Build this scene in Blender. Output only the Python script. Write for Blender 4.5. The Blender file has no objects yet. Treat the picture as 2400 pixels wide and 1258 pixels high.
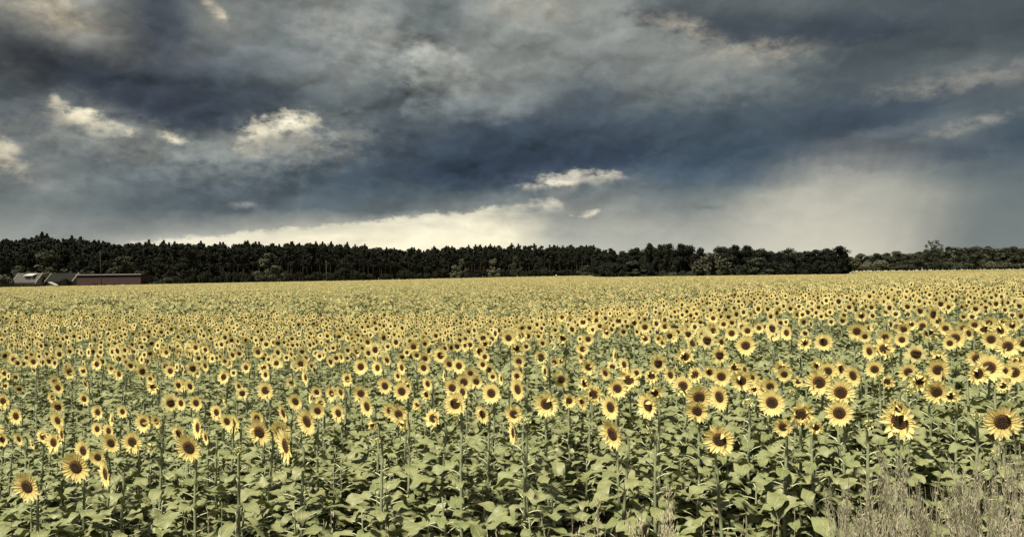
import bpy, math, random
import numpy as np
from mathutils import Vector, Matrix, Euler

R = math.radians
S = bpy.context.scene
COL = S.collection
F = 1884.0                     # focal length in photograph pixels (2400 wide)
EXPO = 1.27

# ------------------------------------------------------------------ camera
CAMZ = 3.0
cam_d = bpy.data.cameras.new("camera"); cam = bpy.data.objects.new("camera", cam_d); COL.objects.link(cam)
cam_d.sensor_width = 36.0; cam_d.lens = 36.0 * F / 2400.0
cam_d.clip_start = 0.1; cam_d.clip_end = 9000
CM = Matrix.Rotation(R(90 + 0.43), 4, 'X') @ Matrix.Rotation(R(-0.67), 4, 'Z')
cam.matrix_world = Matrix.Translation((0, 0, CAMZ)) @ CM
S.camera = cam
CR = CM.to_3x3()

def ray(px, py):
    d = CR @ Vector(((px - 1200) / F, -(py - 629) / F, -1.0))
    return d / d.y             # per metre of forward distance

def at(px, py, y):
    d = ray(px, py); return Vector((d.x * y, y, CAMZ + d.z * y))

# ------------------------------------------------------------------ colour + node helpers
def lin(c):
    return tuple(((v / 255.0) / 12.92 if v <= 10 else (((v / 255.0) + 0.055) / 1.055) ** 2.4) for v in c)

class NT:
    def __init__(s, tree): s.t = tree; s.n = tree.nodes; s.l = tree.links
    def new(s, typ, **kw):
        n = s.n.new(typ)
        for k, v in kw.items(): setattr(n, k, v)
        return n
    def put(s, sock, v):
        if isinstance(v, bpy.types.NodeSocket): s.l.new(v, sock)
        elif v is not None: sock.default_value = v
    def m(s, op, a, b=None, c=None, clamp=False):
        n = s.new('ShaderNodeMath', operation=op, use_clamp=clamp)
        s.put(n.inputs[0], a); s.put(n.inputs[1], b); s.put(n.inputs[2], c)
        return n.outputs[0]
    def mix(s, f, a, b, blend='MIX'):
        n = s.new('ShaderNodeMix', data_type='RGBA', blend_type=blend)
        s.put(n.inputs[0], f)
        s.put(n.inputs[6], a if isinstance(a, bpy.types.NodeSocket) else (*a[:3], 1))
        s.put(n.inputs[7], b if isinstance(b, bpy.types.NodeSocket) else (*b[:3], 1))
        return n.outputs[2]
    def rng(s, v, a, b, c=0.0, d=1.0, interp='LINEAR'):
        n = s.new('ShaderNodeMapRange', interpolation_type=interp)
        s.put(n.inputs[0], v); s.put(n.inputs[1], a); s.put(n.inputs[2], b); s.put(n.inputs[3], c); s.put(n.inputs[4], d)
        return n.outputs[0]
    def noise(s, vec, scale, detail=4, rough=0.55, col=False):
        n = s.new('ShaderNodeTexNoise')
        if vec is not None: s.l.new(vec, n.inputs['Vector'])
        n.inputs['Scale'].default_value = scale; n.inputs['Detail'].default_value = detail
        n.inputs['Roughness'].default_value = rough
        return n.outputs['Color' if col else 'Fac']
    def xyz(s, x, y, z):
        n = s.new('ShaderNodeCombineXYZ'); s.put(n.inputs[0], x); s.put(n.inputs[1], y); s.put(n.inputs[2], z)
        return n.outputs[0]
    def sep(s, v):
        n = s.new('ShaderNodeSeparateXYZ'); s.l.new(v, n.inputs[0]); return n.outputs

# ------------------------------------------------------------------ sun
SUN_AZ, SUN_EL = R(-142), R(57)         # azimuth from +Y towards +X
sd = Vector((math.sin(SUN_AZ) * math.cos(SUN_EL), math.cos(SUN_AZ) * math.cos(SUN_EL), math.sin(SUN_EL)))
sl = bpy.data.lights.new("sun", 'SUN'); sl.energy = 5.0; sl.angle = R(7); sl.color = (1.0, 0.94, 0.79)
so = bpy.data.objects.new("sun", sl); COL.objects.link(so)
so.rotation_euler = sd.to_track_quat('Z', 'Y').to_euler(); so.location = (0, 0, 60)

# ------------------------------------------------------------------ sky: storm clouds by direction
GX = [50 + 100 * i for i in range(24)]
GY = [25 + 50 * i for i in range(12)]
GRID = [
 [110,150,120,80,105,115,115,122,125,110,105,135,150,125,130,95,95,95,100,88,85,80,78,78],
 [90,125,120,75,90,115,110,115,120,110,105,125,135,125,130,130,95,72,70,72,72,72,72,74],
 [58,62,80,68,85,105,105,115,112,110,125,115,125,120,115,125,132,136,108,85,77,74,70,72],
 [70,66,58,62,75,90,95,110,110,98,118,120,120,108,105,115,115,108,90,82,82,90,108,118],
 [85,66,54,57,62,68,78,95,95,84,102,118,116,88,90,104,90,80,82,82,78,78,80,76],
 [82,110,88,62,62,80,105,92,82,84,100,82,76,76,75,78,73,75,80,72,80,92,104,80],
 [95,100,115,122,105,122,128,105,78,71,70,68,65,65,69,75,71,77,78,66,66,74,85,76],
 [110,95,98,96,94,90,88,83,75,68,63,58,56,59,70,74,70,76,78,68,60,60,72,90],
 [98,102,95,88,84,80,78,76,73,70,65,60,70,95,100,95,92,98,116,132,138,132,112,105],
 [108,108,100,92,86,84,80,78,74,78,90,102,112,120,118,112,112,130,156,172,162,130,112,110],
 [120,116,110,108,108,110,118,125,140,160,175,174,168,160,155,150,160,178,192,200,172,124,112,112],
 [150,160,180,205,220,228,232,234,234,234,230,218,202,188,182,178,186,194,204,212,180,130,112,116],
]
GA = np.array(GRID, float); GA = np.where(GA < 160, GA + .22 * np.clip(GA - 62, 0, 60), GA)
KEYS = [(40, (38, 43, 51)), (60, (55, 65, 79)), (80, (73, 86, 102)), (110, (103, 112, 119)), (140, (141, 144, 141)),
        (175, (182, 177, 162)), (210, (224, 214, 190)), (245, (255, 247, 218))]
def lum_col(v, py, px):
    ks = [k for k, _ in KEYS]
    c = [float(np.interp(v, ks, [q[1][j] for q in KEYS])) for j in range(3)]
    w = max(0.0, min(1.0, (py - 160) / 260.0)) * max(0, min(1, (150 - v) / 60))
    right = max(0.0, min(1.0, (px - 1000) / 600.0))
    g = sum(c) / 3
    c = [g + (q - g) * (0.50 + 0.36 * w + 0.30 * w * right) for q in c]
    return [c[0] - 1.5, c[1] + 1.5, c[2] - 1]
def grid_at(px, py):
    fx = min(max((px - 50) / 100.0, 0), 22.999); fy = min(max((py - 25) / 50.0, 0), 10.999)
    i, j = int(fx), int(fy); a, b = fx - i, fy - j
    return (GA[j, i] * (1 - a) + GA[j, i + 1] * a) * (1 - b) + (GA[j + 1, i] * (1 - a) + GA[j + 1, i + 1] * a) * b
def dir_to_px(az, el):
    d = Vector((math.sin(az) * math.cos(el), math.cos(az) * math.cos(el), math.sin(el)))
    c = CR.transposed() @ d
    return 1200 + F * c.x / -c.z, 629 - F * c.y / -c.z
def px_to_dir(px, py):
    d = ray(px, py).normalized()
    return math.degrees(math.atan2(d.x, d.y)), math.degrees(math.asin(d.z))

W = bpy.data.worlds.new("World"); S.world = W; W.use_nodes = True
w = NT(W.node_tree); w.n.clear()
tc = w.new('ShaderNodeTexCoord').outputs['Generated']
dx, dy, dz = w.sep(tc)
az = w.m('MULTIPLY', w.m('ARCTAN2', dx, dy), 57.29578)
el = w.m('MULTIPLY', w.m('ARCSINE', dz), 57.29578)
P = w.xyz(w.m('MULTIPLY', az, 0.1), w.m('MULTIPLY', el, 0.155), 0.0)
# domain warp: broad swell plus crisp billows
n1 = w.sep(w.noise(P, 1.6, 3, 0.5, col=True))
n2 = w.sep(w.noise(P, 5.0, 7, 0.62, col=True))
wa = w.m('ADD', w.m('MULTIPLY', w.m('SUBTRACT', n1[0], 0.5), 4.2), w.m('MULTIPLY', w.m('SUBTRACT', n2[0], 0.5), 2.6))
we = w.m('ADD', w.m('MULTIPLY', w.m('SUBTRACT', n1[1], 0.5), 2.0), w.m('MULTIPLY', w.m('SUBTRACT', n2[1], 0.5), 1.7))
fade = w.rng(el, 1.0, 7.0, 0.35, 1.0)
az2 = w.m('ADD', az, w.m('MULTIPLY', wa, fade)); el2 = w.m('ADD', el, w.m('MULTIPLY', we, fade))
U = w.rng(az2, -36, 36, 0, 1)
NR, EMAX = 14, 20.0
V = w.m('MULTIPLY', el2, (NR - 1) / EMAX)
cur = None
for r in range(NR):
    e = EMAX * r / (NR - 1)
    rp = w.new('ShaderNodeValToRGB'); cr = rp.color_ramp; cr.interpolation = 'CARDINAL'
    w.l.new(U, rp.inputs[0])
    while len(cr.elements) < 31: cr.elements.new(len(cr.elements) / 40.0)
    for i in range(31):
        a = -36 + 72 * i / 30.0
        px, py = dir_to_px(R(a), R(e))
        cr.elements[i].position = i / 30.0
        cr.elements[i].color = (*lin(lum_col(grid_at(px, py), py, px)), 1)
    cur = rp.outputs[0] if cur is None else w.mix(w.rng(V, r - 1.0, r * 1.0), cur, rp.outputs[0])
# fine cloud structure: relief of billows lit from above, as a difference of the same noise a little higher up
def cloudn(off, sc, det, ro):
    q = w.new('ShaderNodeVectorMath', operation='ADD'); w.l.new(P2, q.inputs[0]); q.inputs[1].default_value = off
    return w.noise(q.outputs[0], sc, det, ro)
wv = w.new('ShaderNodeVectorMath', operation='SCALE'); w.l.new(w.noise(P, 3.0, 4, 0.6, col=True), wv.inputs[0]); wv.inputs[3].default_value = 0.35
pa = w.new('ShaderNodeVectorMath', operation='ADD'); w.l.new(P, pa.inputs[0]); w.l.new(wv.outputs[0], pa.inputs[1]); P2 = pa.outputs[0]
b1 = w.m('SUBTRACT', cloudn((0, 0, 0), 2.6, 3, .5), cloudn((-.02, .075, 0), 2.6, 3, .5))
b2 = w.m('SUBTRACT', cloudn((5, 0, 0), 6.0, 5, .5), cloudn((4.99, .035, 0), 6.0, 5, .5))
fb = w.noise(P, 4.2, 9, 0.6)
def puff(off):
    q = w.new('ShaderNodeVectorMath', operation='ADD'); w.l.new(P2, q.inputs[0]); q.inputs[1].default_value = off
    v = w.new('ShaderNodeTexVoronoi', feature='SMOOTH_F1'); v.inputs['Scale'].default_value = 1.35; v.inputs['Detail'].default_value = 3.0
    v.inputs['Roughness'].default_value = .42; v.inputs['Smoothness'].default_value = .35; w.l.new(q.outputs[0], v.inputs['Vector']); return v.outputs['Distance']
b3 = w.m('SUBTRACT', puff((-.03, .07, 0)), puff((0, 0, 0)))
relief = w.m('ADD', w.m('ADD', w.m('MULTIPLY', b1, 1.2), w.m('MULTIPLY', b3, w.rng(az, -2, 14, 1.7, .5))), w.m('MULTIPLY', w.m('SUBTRACT', fb, .5), .3))
amp = w.m('MULTIPLY', w.rng(el, 1.0, 8.0, 0.10, 1.0), w.rng(az, 8, 26, 1.0, .5))
mod = w.m('MAXIMUM', w.m('ADD', 1.0, w.m('MULTIPLY', amp, relief)), .3)
# single clouds, breaks and rain glow: (px, py, rx, ry, rot, colour, soft, strength)
FEAT = [
 # kind s = soft patch, t = crisp top edge fading downwards, b = crisp lower edge fading upwards
 ('s', 1160, 330, 330, 75, -4, (60, 72, 88), .8, .5), ('s', 400, 200, 300, 75, 6, (57, 64, 73), .8, .5), ('s', 60, 130, 110, 45, 10, (60, 64, 70), .8, .5),
 ('s', 1620, 175, 230, 66, 4, (138, 142, 138), .9, .7), ('s', 1230, 110, 190, 80, 0, (140, 143, 138), .9, .6), ('s', 700, 130, 120, 60, 0, (118, 125, 128), .9, .6),
 ('t', 840, 125, 160, 112, 18, (150, 152, 146), .16, .85), ('t', 700, 165, 90, 60, 0, (128, 133, 133), .2, .6), ('t', 1040, 190, 88, 74, 4, (156, 158, 151), .14, .9), ('t', 990, 132, 36, 40, 0, (170, 171, 162), .16, .85),
 ('t', 985, 262, 48, 46, 0, (132, 140, 141), .2, .8), ('b', 1160, 225, 150, 62, -3, (128, 134, 135), .3, .6), ('t', 425, 150, 66, 46, 0, (108, 113, 117), .2, .7), ('t', 280, 120, 60, 74, 0, (112, 115, 116), .22, .6),
 ('b', 1790, 50, 320, 52, 8, (64, 72, 83), .16, .85), ('b', 410, 215, 270, 84, 5, (57, 64, 73), .14, .85), ('b', 480, 262, 190, 36, 1, (66, 76, 90), .3, .7), ('s', 372, 100, 62, 80, -8, (70, 77, 86), .6, .6),
 ('b', 1250, 375, 290, 62, -5, (58, 70, 87), .14, .85), ('b', 2085, 360, 200, 36, 2, (54, 72, 94), .22, .8), ('b', 2060, 250, 220, 44, -6, (68, 80, 96), .4, .5),
 ('s', 90, 340, 190, 100, 0, (118, 124, 124), .9, .6), ('s', 330, 395, 330, 60, 4, (128, 134, 134), .9, .6), ('v', 1950, 575, 190, 150, -14, (222, 214, 192), 1.5, .75), ('v', 2000, 480, 230, 95, -14, (168, 169, 160), 1.4, .5), ('b', 1650, 400, 320, 38, 2, (78, 96, 118), .7, .4),
 ('s', 690, 335, 190, 62, -8, (150, 152, 147), 1.0, .75), ('s', 225, 300, 130, 52, 12, (142, 142, 136), 1.0, .75), ('s', 130, 45, 200, 62, 6, (132, 128, 118), 1.0, .7), ('s', 520, 60, 90, 60, 30, (128, 128, 122), 1.0, .6),
 ('s', 40, 380, 110, 60, 20, (140, 140, 134), 1.0, .7), ('s', 1340, 440, 180, 34, -3, (140, 145, 143), 1.0, .6),
 ('s', 200, 283, 70, 24, 12, (230, 220, 190), .7, .95), ('t', 185, 272, 48, 24, 8, (238, 228, 200), .3, .8), ('s', 128, 243, 15, 22, 0, (205, 197, 175), .6, .85), ('s', 280, 300, 40, 10, 14, (205, 198, 178), .7, .8),
 ('s', 340, 345, 260, 34, 6, (150, 153, 146), .9, .65), ('s', 405, 324, 34, 9, 12, (236, 226, 198), .7, .95), ('s', 300, 312, 12, 7, 0, (232, 222, 196), .7, .9),
 ('t', 650, 312, 104, 46, -20, (214, 207, 184), .16, .95), ('t', 690, 296, 42, 28, 0, (232, 223, 196), .2, .85), ('s', 610, 312, 50, 14, -24, (228, 219, 193), .7, .7), ('s', 720, 335, 120, 26, -5, (172, 171, 160), .9, .6),
 ('s', 12, 370, 50, 28, 30, (212, 203, 180), .6, .95), ('s', 5, 345, 34, 20, 0, (200, 192, 170), .7, .8), ('s', 25, 165, 40, 26, 40, (118, 118, 114), .9, .5),
 ('t', 1345, 424, 112, 24, -4, (206, 201, 184), .25, .95), ('s', 1300, 430, 52, 7, -3, (250, 240, 214), .6, .95), ('s', 1250, 485, 120, 30, -3, (150, 154, 150), .9, .6),
 ('t', 1278, 486, 44, 20, 4, (206, 201, 184), .2, .95), ('s', 1258, 490, 26, 9, 0, (128, 133, 135), .7, .8),
 ('s', 1378, 500, 26, 8, -14, (236, 228, 205), .5, .95), ('s', 1338, 504, 8, 4, 0, (248, 240, 216), .5, .9),
 ('s', 578, 483, 36, 9, 0, (148, 152, 150), .6, .9), ('s', 1660, 486, 30, 7, 0, (112, 120, 126), .7, .8), ('s', 1520, 470, 26, 30, 0, (118, 128, 134), .9, .4),
 ('s', 115, 26, 95, 34, 10, (176, 166, 146), .8, .85), ('t', 150, 42, 44, 34, 0, (192, 182, 159), .2, .75), ('s', 500, 22, 40, 15, 48, (190, 180, 158), .8, .9), ('s', 520, 38, 14, 14, 0, (206, 196, 172), .7, .8),
 ('s', 55, 122, 100, 40, 8, (57, 61, 66), .8, .75), ('s', 372, 70, 62, 88, -6, (70, 76, 86), .7, .75), ('b', 330, 190, 190, 62, 12, (55, 61, 71), .3, .75), ('s', 60, 215, 70, 30, 30, (70, 74, 80), .9, .6), ('s', 560, 150, 90, 60, 0, (88, 97, 106), 1.0, .5),
 ('s', 1600, 66, 95, 24, 20, (170, 164, 150), .8, .85), ('s', 1760, 122, 130, 26, 3, (168, 162, 148), .9, .85), ('s', 1255, 18, 110, 30, 0, (168, 162, 148), .9, .7),
 ('s', 2270, 186, 200, 24, -3, (146, 145, 138), .9, .85), ('s', 2265, 292, 90, 14, -8, (160, 159, 150), .9, .9), ('s', 2110, 304, 160, 13, -7, (114, 122, 129), .9, .7), ('s', 1390, 232, 90, 42, 0, (84, 95, 108), .9, .6),
]
nf = w.sep(w.noise(w.xyz(w.m('MULTIPLY', az, 0.35), w.m('MULTIPLY', el, 0.55), 3.0), 2.6, 8, 0.62, col=True))
azf = w.m('ADD', w.m('ADD', az, w.m('MULTIPLY', wa, 0.12)), w.m('MULTIPLY', w.m('SUBTRACT', nf[0], 0.5), 1.1))
elf = w.m('ADD', w.m('ADD', el, w.m('MULTIPLY', we, 0.10)), w.m('MULTIPLY', w.m('SUBTRACT', nf[1], 0.5), 0.8))
nfv = w.m('MULTIPLY', w.m('SUBTRACT', nf[2], 0.5), 1.3)
bandn = None
tex = w.noise(w.xyz(w.m('MULTIPLY', az, .35), w.m('MULTIPLY', el, .6), 11.0), 2.1, 7, .62)
veil = w.noise(w.xyz(w.m('ADD', w.m('MULTIPLY', az, .55), w.m('MULTIPLY', el, -.16)), w.m('MULTIPLY', el, .05), 7.0), 1.6, 5, 0.6)
# the clear strip under the storm's edge
a0, e0 = px_to_dir(170, 578); a1, e1 = px_to_dir(1168, 482)
line = w.m('ADD', e0, w.m('MULTIPLY', w.m('SUBTRACT', az, a0), (e1 - e0) / (a1 - a0)))
dlt = w.m('SUBTRACT', w.m('ADD', line, w.m('MULTIPLY', w.m('SUBTRACT', nf[1], 0.5), 1.3)), el)
rgt = w.rng(w.m('ADD', az, w.m('MULTIPLY', w.m('SUBTRACT', nf[0], 0.5), 2.0)), px_to_dir(1130, 540)[0], px_to_dir(1330, 540)[0], 1, 0, 'SMOOTHSTEP')
band = w.m('MULTIPLY', w.m('MULTIPLY', w.rng(dlt, -.06, .3, 0, 1, 'SMOOTHSTEP'), w.m('MULTIPLY', w.rng(dlt, 0.0, 2.4, .58, 1.0), w.rng(w.noise(w.xyz(w.m('MULTIPLY', az, .12), w.m('MULTIPLY', el, .9), 2.0), 1.5, 6, .6), .3, .62, .72, 1.05))), rgt)
band = w.m('MULTIPLY', band, w.rng(az, px_to_dir(60, 570)[0], px_to_dir(420, 570)[0], .25, 1, 'SMOOTHSTEP'))
cur = w.mix(band, cur, lin((255, 247, 217)))
glow = w.m('MULTIPLY', w.rng(el, .5, 4.6, .75, 0, 'SMOOTHSTEP'), w.m('MULTIPLY', w.rng(az, -22, -10, 0, 1, 'SMOOTHSTEP'), w.rng(az, 0, 9, 1, 0, 'SMOOTHSTEP')))
cur = w.mix(w.m('MULTIPLY', glow, rgt), cur, lin((255, 245, 212)))
for (kd, px, py, rx, ry, rot, c, soft, st) in FEAT:
    a0, e0 = px_to_dir(px, py)
    k = math.degrees(1 / F); ck = math.cos(R(a0))
    X = w.m('MULTIPLY', w.m('SUBTRACT', azf, a0), 1 / (rx * k * ck)); Y = w.m('MULTIPLY', w.m('SUBTRACT', elf, e0), 1 / (ry * k))
    c_, s_ = math.cos(R(-rot)), math.sin(R(-rot)); q = rx / ry
    XX = w.m('ADD', w.m('MULTIPLY', X, c_), w.m('MULTIPLY', Y, s_ / q)) if rot else X
    YY = w.m('ADD', w.m('MULTIPLY', Y, c_), w.m('MULTIPLY', X, -s_ * q)) if rot else Y
    D = w.m('SQRT', w.m('ADD', w.m('MULTIPLY', XX, XX), w.m('MULTIPLY', YY, YY)))
    big = kd == 'v'
    if not big: D = w.m('ADD', D, w.m('MULTIPLY', nfv, min(1.0, 34.0 / ry) if kd != 's' else 1.0))
    mk = w.rng(D, 1 + soft * (.5 if big else .75), 1 - soft * (.65 if big else 1.3), 0, st * (1 if big else .95), 'SMOOTHSTEP')
    if kd == 't': mk = w.m('MULTIPLY', mk, w.rng(YY, -1.05, 0.55, 0, 1, 'SMOOTHSTEP'))
    if kd == 'b': mk = w.m('MULTIPLY', mk, w.rng(YY, 1.1, -0.5, 0, 1, 'SMOOTHSTEP'))
    if kd != 'v' and sum(c) > 390: mk = w.m('MULTIPLY', mk, w.rng(tex, .38, .58, .15, 1.06))
    if kd == 'v': mk = w.m('MULTIPLY', mk, w.rng(veil, .3, .7, .72, 1.05))
    cur = w.mix(mk, cur, lin(c))
cm = w.new('ShaderNodeVectorMath', operation='SCALE'); w.l.new(cur, cm.inputs[0]); w.l.new(mod, cm.inputs[3])
cur = cm.outputs[0]
# high overhead and behind: pale broken overcast with the clear Nishita sky between
nish = w.new('ShaderNodeTexSky', sky_type='NISHITA'); nish.sun_disc = False
nish.sun_elevation = SUN_EL; nish.sun_rotation = SUN_AZ
nc = w.new('ShaderNodeVectorMath', operation='SCALE'); w.l.new(nish.outputs[0], nc.inputs[0]); nc.inputs[3].default_value = 0.05
cover = w.rng(w.noise(tc, 2.2, 6, 0.6), 0.36, 0.58, 0.0, 1.0)
up = w.mix(cover, nc.outputs[0], (0.155, 0.15, 0.12))
g = 2.0 ** -EXPO
sc_ = w.new('ShaderNodeVectorMath', operation='SCALE'); w.l.new(cur, sc_.inputs[0]); sc_.inputs[3].default_value = g
hi = w.rng(el, 21.0, 40.0, 0, 1, 'SMOOTHSTEP')
side = w.rng(w.m('ABSOLUTE', az), 44.0, 75.0, 0, 1, 'SMOOTHSTEP')
msk = w.m('MAXIMUM', hi, side)
bg = w.new('ShaderNodeBackground'); w.l.new(sc_.outputs[0], bg.inputs[0]); bg.inputs[1].default_value = 1.0
bg2 = w.new('ShaderNodeBackground'); w.l.new(up, bg2.inputs[0]); bg2.inputs[1].default_value = 1.0
mxw = w.new('ShaderNodeMixShader'); w.l.new(msk, mxw.inputs[0]); w.l.new(bg.outputs[0], mxw.inputs[1]); w.l.new(bg2.outputs[0], mxw.inputs[2])
ow = w.new('ShaderNodeOutputWorld'); w.l.new(mxw.outputs[0], ow.inputs[0])
W.cycles.sampling_method = 'MANUAL'; W.cycles.sample_map_resolution = 512

S.view_settings.view_transform = 'Standard'; S.view_settings.look = 'None'
S.view_settings.exposure = EXPO; S.view_settings.gamma = 1.0
S.cycles.max_bounces = 6; S.cycles.diffuse_bounces = 2; S.cycles.transmission_bounces = 4; S.cycles.glossy_bounces = 2
S.cycles.transparent_max_bounces = 4

# ------------------------------------------------------------------ materials
def mat_plain(name, c, rough=0.85, var=0.25, nscale=3.0, spec=0.3, trans=None, tf=0.35, bump=0.0, obvar=0.0):
    m = bpy.data.materials.new(name); m.use_nodes = True
    t = NT(m.node_tree); t.n.clear()
    co = t.new('ShaderNodeTexCoord').outputs['Object']
    n = t.noise(co, nscale, 5, 0.6)
    colr = t.mix(t.rng(n, 0.3, 0.7), tuple(v * (1 - var) for v in c), tuple(v * (1 + var) for v in c))
    if obvar:
        oi = t.new('ShaderNodeObjectInfo').outputs['Random']
        v = t.rng(oi, 0, 1, 1 - obvar, 1 + obvar)
        sc = t.new('ShaderNodeVectorMath', operation='SCALE'); t.l.new(colr, sc.inputs[0]); t.l.new(v, sc.inputs[3]); colr = sc.outputs[0]
    p = t.new('ShaderNodeBsdfPrincipled'); t.l.new(colr, p.inputs['Base Color'])
    p.inputs['Roughness'].default_value = rough; p.inputs['Specular IOR Level'].default_value = spec
    if bump:
        b = t.new('ShaderNodeBump'); b.inputs['Strength'].default_value = bump; t.l.new(n, b.inputs['Height']); t.l.new(b.outputs[0], p.inputs['Normal'])
    sh = p.outputs[0]
    if trans:
        tr = t.new('ShaderNodeBsdfTranslucent'); tr.inputs[0].default_value = (*trans, 1)
        mx = t.new('ShaderNodeMixShader'); mx.inputs[0].default_value = tf
        t.l.new(sh, mx.inputs[1]); t.l.new(tr.outputs[0], mx.inputs[2]); sh = mx.outputs[0]
    o = t.new('ShaderNodeOutputMaterial'); t.l.new(sh, o.inputs[0])
    return m

def mat_leaf(name, c, trans, veins=True):
    m = bpy.data.materials.new(name); m.use_nodes = True
    t = NT(m.node_tree); t.n.clear()
    uv = t.new('ShaderNodeUVMap').outputs[0]; u, v, _ = t.sep(uv)       # u 0..1 across, v along
    co = t.new('ShaderNodeTexCoord').outputs['Object']
    n = t.noise(co, 9.0, 5, 0.6)
    colr = t.mix(t.rng(n, 0.3, 0.7), tuple(q * 0.78 for q in c), tuple(q * 1.25 for q in c))
    oi = t.new('ShaderNodeObjectInfo').outputs['Random']
    colr = t.mix(t.rng(oi, 0, 1, 0, 0.3), colr, (c[0] * 0.65, c[1] * 0.8, c[2] * 0.6))
    colr = t.mix(t.rng(t.noise(co, 3.5, 2, 0.5), .36, .64, 0, .6), colr, (c[0] * 0.40, c[1] * 0.55, c[2] * 0.30))
    a = t.m('ABSOLUTE', t.m('SUBTRACT', u, 0.5))
    mid = t.rng(a, 0.012, 0.035, 1, 0)
    fr = t.m('ABSOLUTE', t.m('SUBTRACT', t.m('FRACT', t.m('MULTIPLY', t.m('SUBTRACT', v, t.m('MULTIPLY', a, 0.9)), 5.0)), 0.5))
    side = t.rng(fr, 0.03, 0.09, 0.6, 0)
    vn = t.m('MAXIMUM', mid, side)
    colr = t.mix(t.m('MULTIPLY', vn, 0.55), colr, (c[0] * 1.9, c[1] * 1.75, c[2] * 1.7))
    p = t.new('ShaderNodeBsdfPrincipled'); t.l.new(colr, p.inputs['Base Color'])
    p.inputs['Roughness'].default_value = 0.52; p.inputs['Specular IOR Level'].default_value = 0.38
    b = t.new('ShaderNodeBump'); b.inputs['Strength'].default_value = 0.5; b.inputs['Distance'].default_value = 0.01
    t.l.new(t.m('SUBTRACT', n, t.m('MULTIPLY', vn, 0.6)), b.inputs['Height']); t.l.new(b.outputs[0], p.inputs['Normal'])
    tr = t.new('ShaderNodeBsdfTranslucent'); tr.inputs[0].default_value = (*trans, 1)
    mx = t.new('ShaderNodeMixShader'); mx.inputs[0].default_value = 0.12
    t.l.new(p.outputs[0], mx.inputs[1]); t.l.new(tr.outputs[0], mx.inputs[2])
    o = t.new('ShaderNodeOutputMaterial'); t.l.new(mx.outputs[0], o.inputs[0])
    return m

def mat_petal(name, c, trans):
    m = bpy.data.materials.new(name); m.use_nodes = True
    t = NT(m.node_tree); t.n.clear()
    uv = t.new('ShaderNodeUVMap').outputs[0]; u, v, _ = t.sep(uv)
    st = t.noise(t.xyz(t.m('MULTIPLY', u, 14.0), v, 0.0), 2.0, 2, 0.5)
    colr = t.mix(t.rng(v, 0.0, 0.45), (c[0] * 0.85, c[1] * 0.68, c[2] * 0.45), c)
    oi = t.new('ShaderNodeObjectInfo').outputs['Random']
    colr = t.mix(t.rng(oi, 0, 1, 0, 0.35), colr, (c[0] * 0.95, c[1] * 0.88, c[2] * 0.75))
    colr = t.mix(t.rng(st, 0.35, 0.65, 0, 0.25), colr, (c[0] * 0.7, c[1] * 0.55, c[2] * 0.4))
    p = t.new('ShaderNodeBsdfPrincipled'); t.l.new(colr, p.inputs['Base Color'])
    p.inputs['Roughness'].default_value = 0.7; p.inputs['Specular IOR Level'].default_value = 0.2
    tr = t.new('ShaderNodeBsdfTranslucent'); tr.inputs[0].default_value = (*trans, 1)
    mx = t.new('ShaderNodeMixShader'); mx.inputs[0].default_value = 0.5
    t.l.new(p.outputs[0], mx.inputs[1]); t.l.new(tr.outputs[0], mx.inputs[2])
    o = t.new('ShaderNodeOutputMaterial'); t.l.new(mx.outputs[0], o.inputs[0])
    return m

def mat_disc(name):
    m = bpy.data.materials.new(name); m.use_nodes = True
    t = NT(m.node_tree); t.n.clear()
    uv = t.new('ShaderNodeUVMap').outputs[0]; u, v, _ = t.sep(uv)       # v = radius 0..1
    rp = t.new('ShaderNodeValToRGB'); t.l.new(v, rp.inputs[0]); e = rp.color_ramp.elements
    e[0].position = 0.0; e[0].color = (0.055, 0.05, 0.018, 1)
    e[1].position = 1.0; e[1].color = (0.34, 0.20, 0.07, 1)
    for ps, cc in ((0.30, (0.07, 0.045, 0.02, 1)), (0.52, (0.06, 0.032, 0.016, 1)), (0.66, (0.17, 0.085, 0.032, 1)), (0.88, (0.20, 0.10, 0.04, 1))):
        q = e.new(ps); q.color = cc
    co = t.new('ShaderNodeTexCoord').outputs['Object']
    vo = t.new('ShaderNodeTexVoronoi'); t.l.new(co, vo.inputs['Vector']); vo.inputs['Scale'].default_value = 17.0
    colr = t.mix(t.rng(vo.outputs['Distance'], 0.1, 0.6, 0.0, 0.75), rp.outputs[0], (0.01, 0.006, 0.004))
    p = t.new('ShaderNodeBsdfPrincipled'); t.l.new(colr, p.inputs['Base Color'])
    p.inputs['Roughness'].default_value = 0.95; p.inputs['Specular IOR Level'].default_value = 0.15
    b = t.new('ShaderNodeBump'); b.inputs['Strength'].default_value = 0.8; b.inputs['Distance'].default_value = 0.02
    t.l.new(t.m('SUBTRACT', 1.0, vo.outputs['Distance']), b.inputs['Height']); t.l.new(b.outputs[0], p.inputs['Normal'])
    o = t.new('ShaderNodeOutputMaterial'); t.l.new(p.outputs[0], o.inputs[0])
    return m

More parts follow.
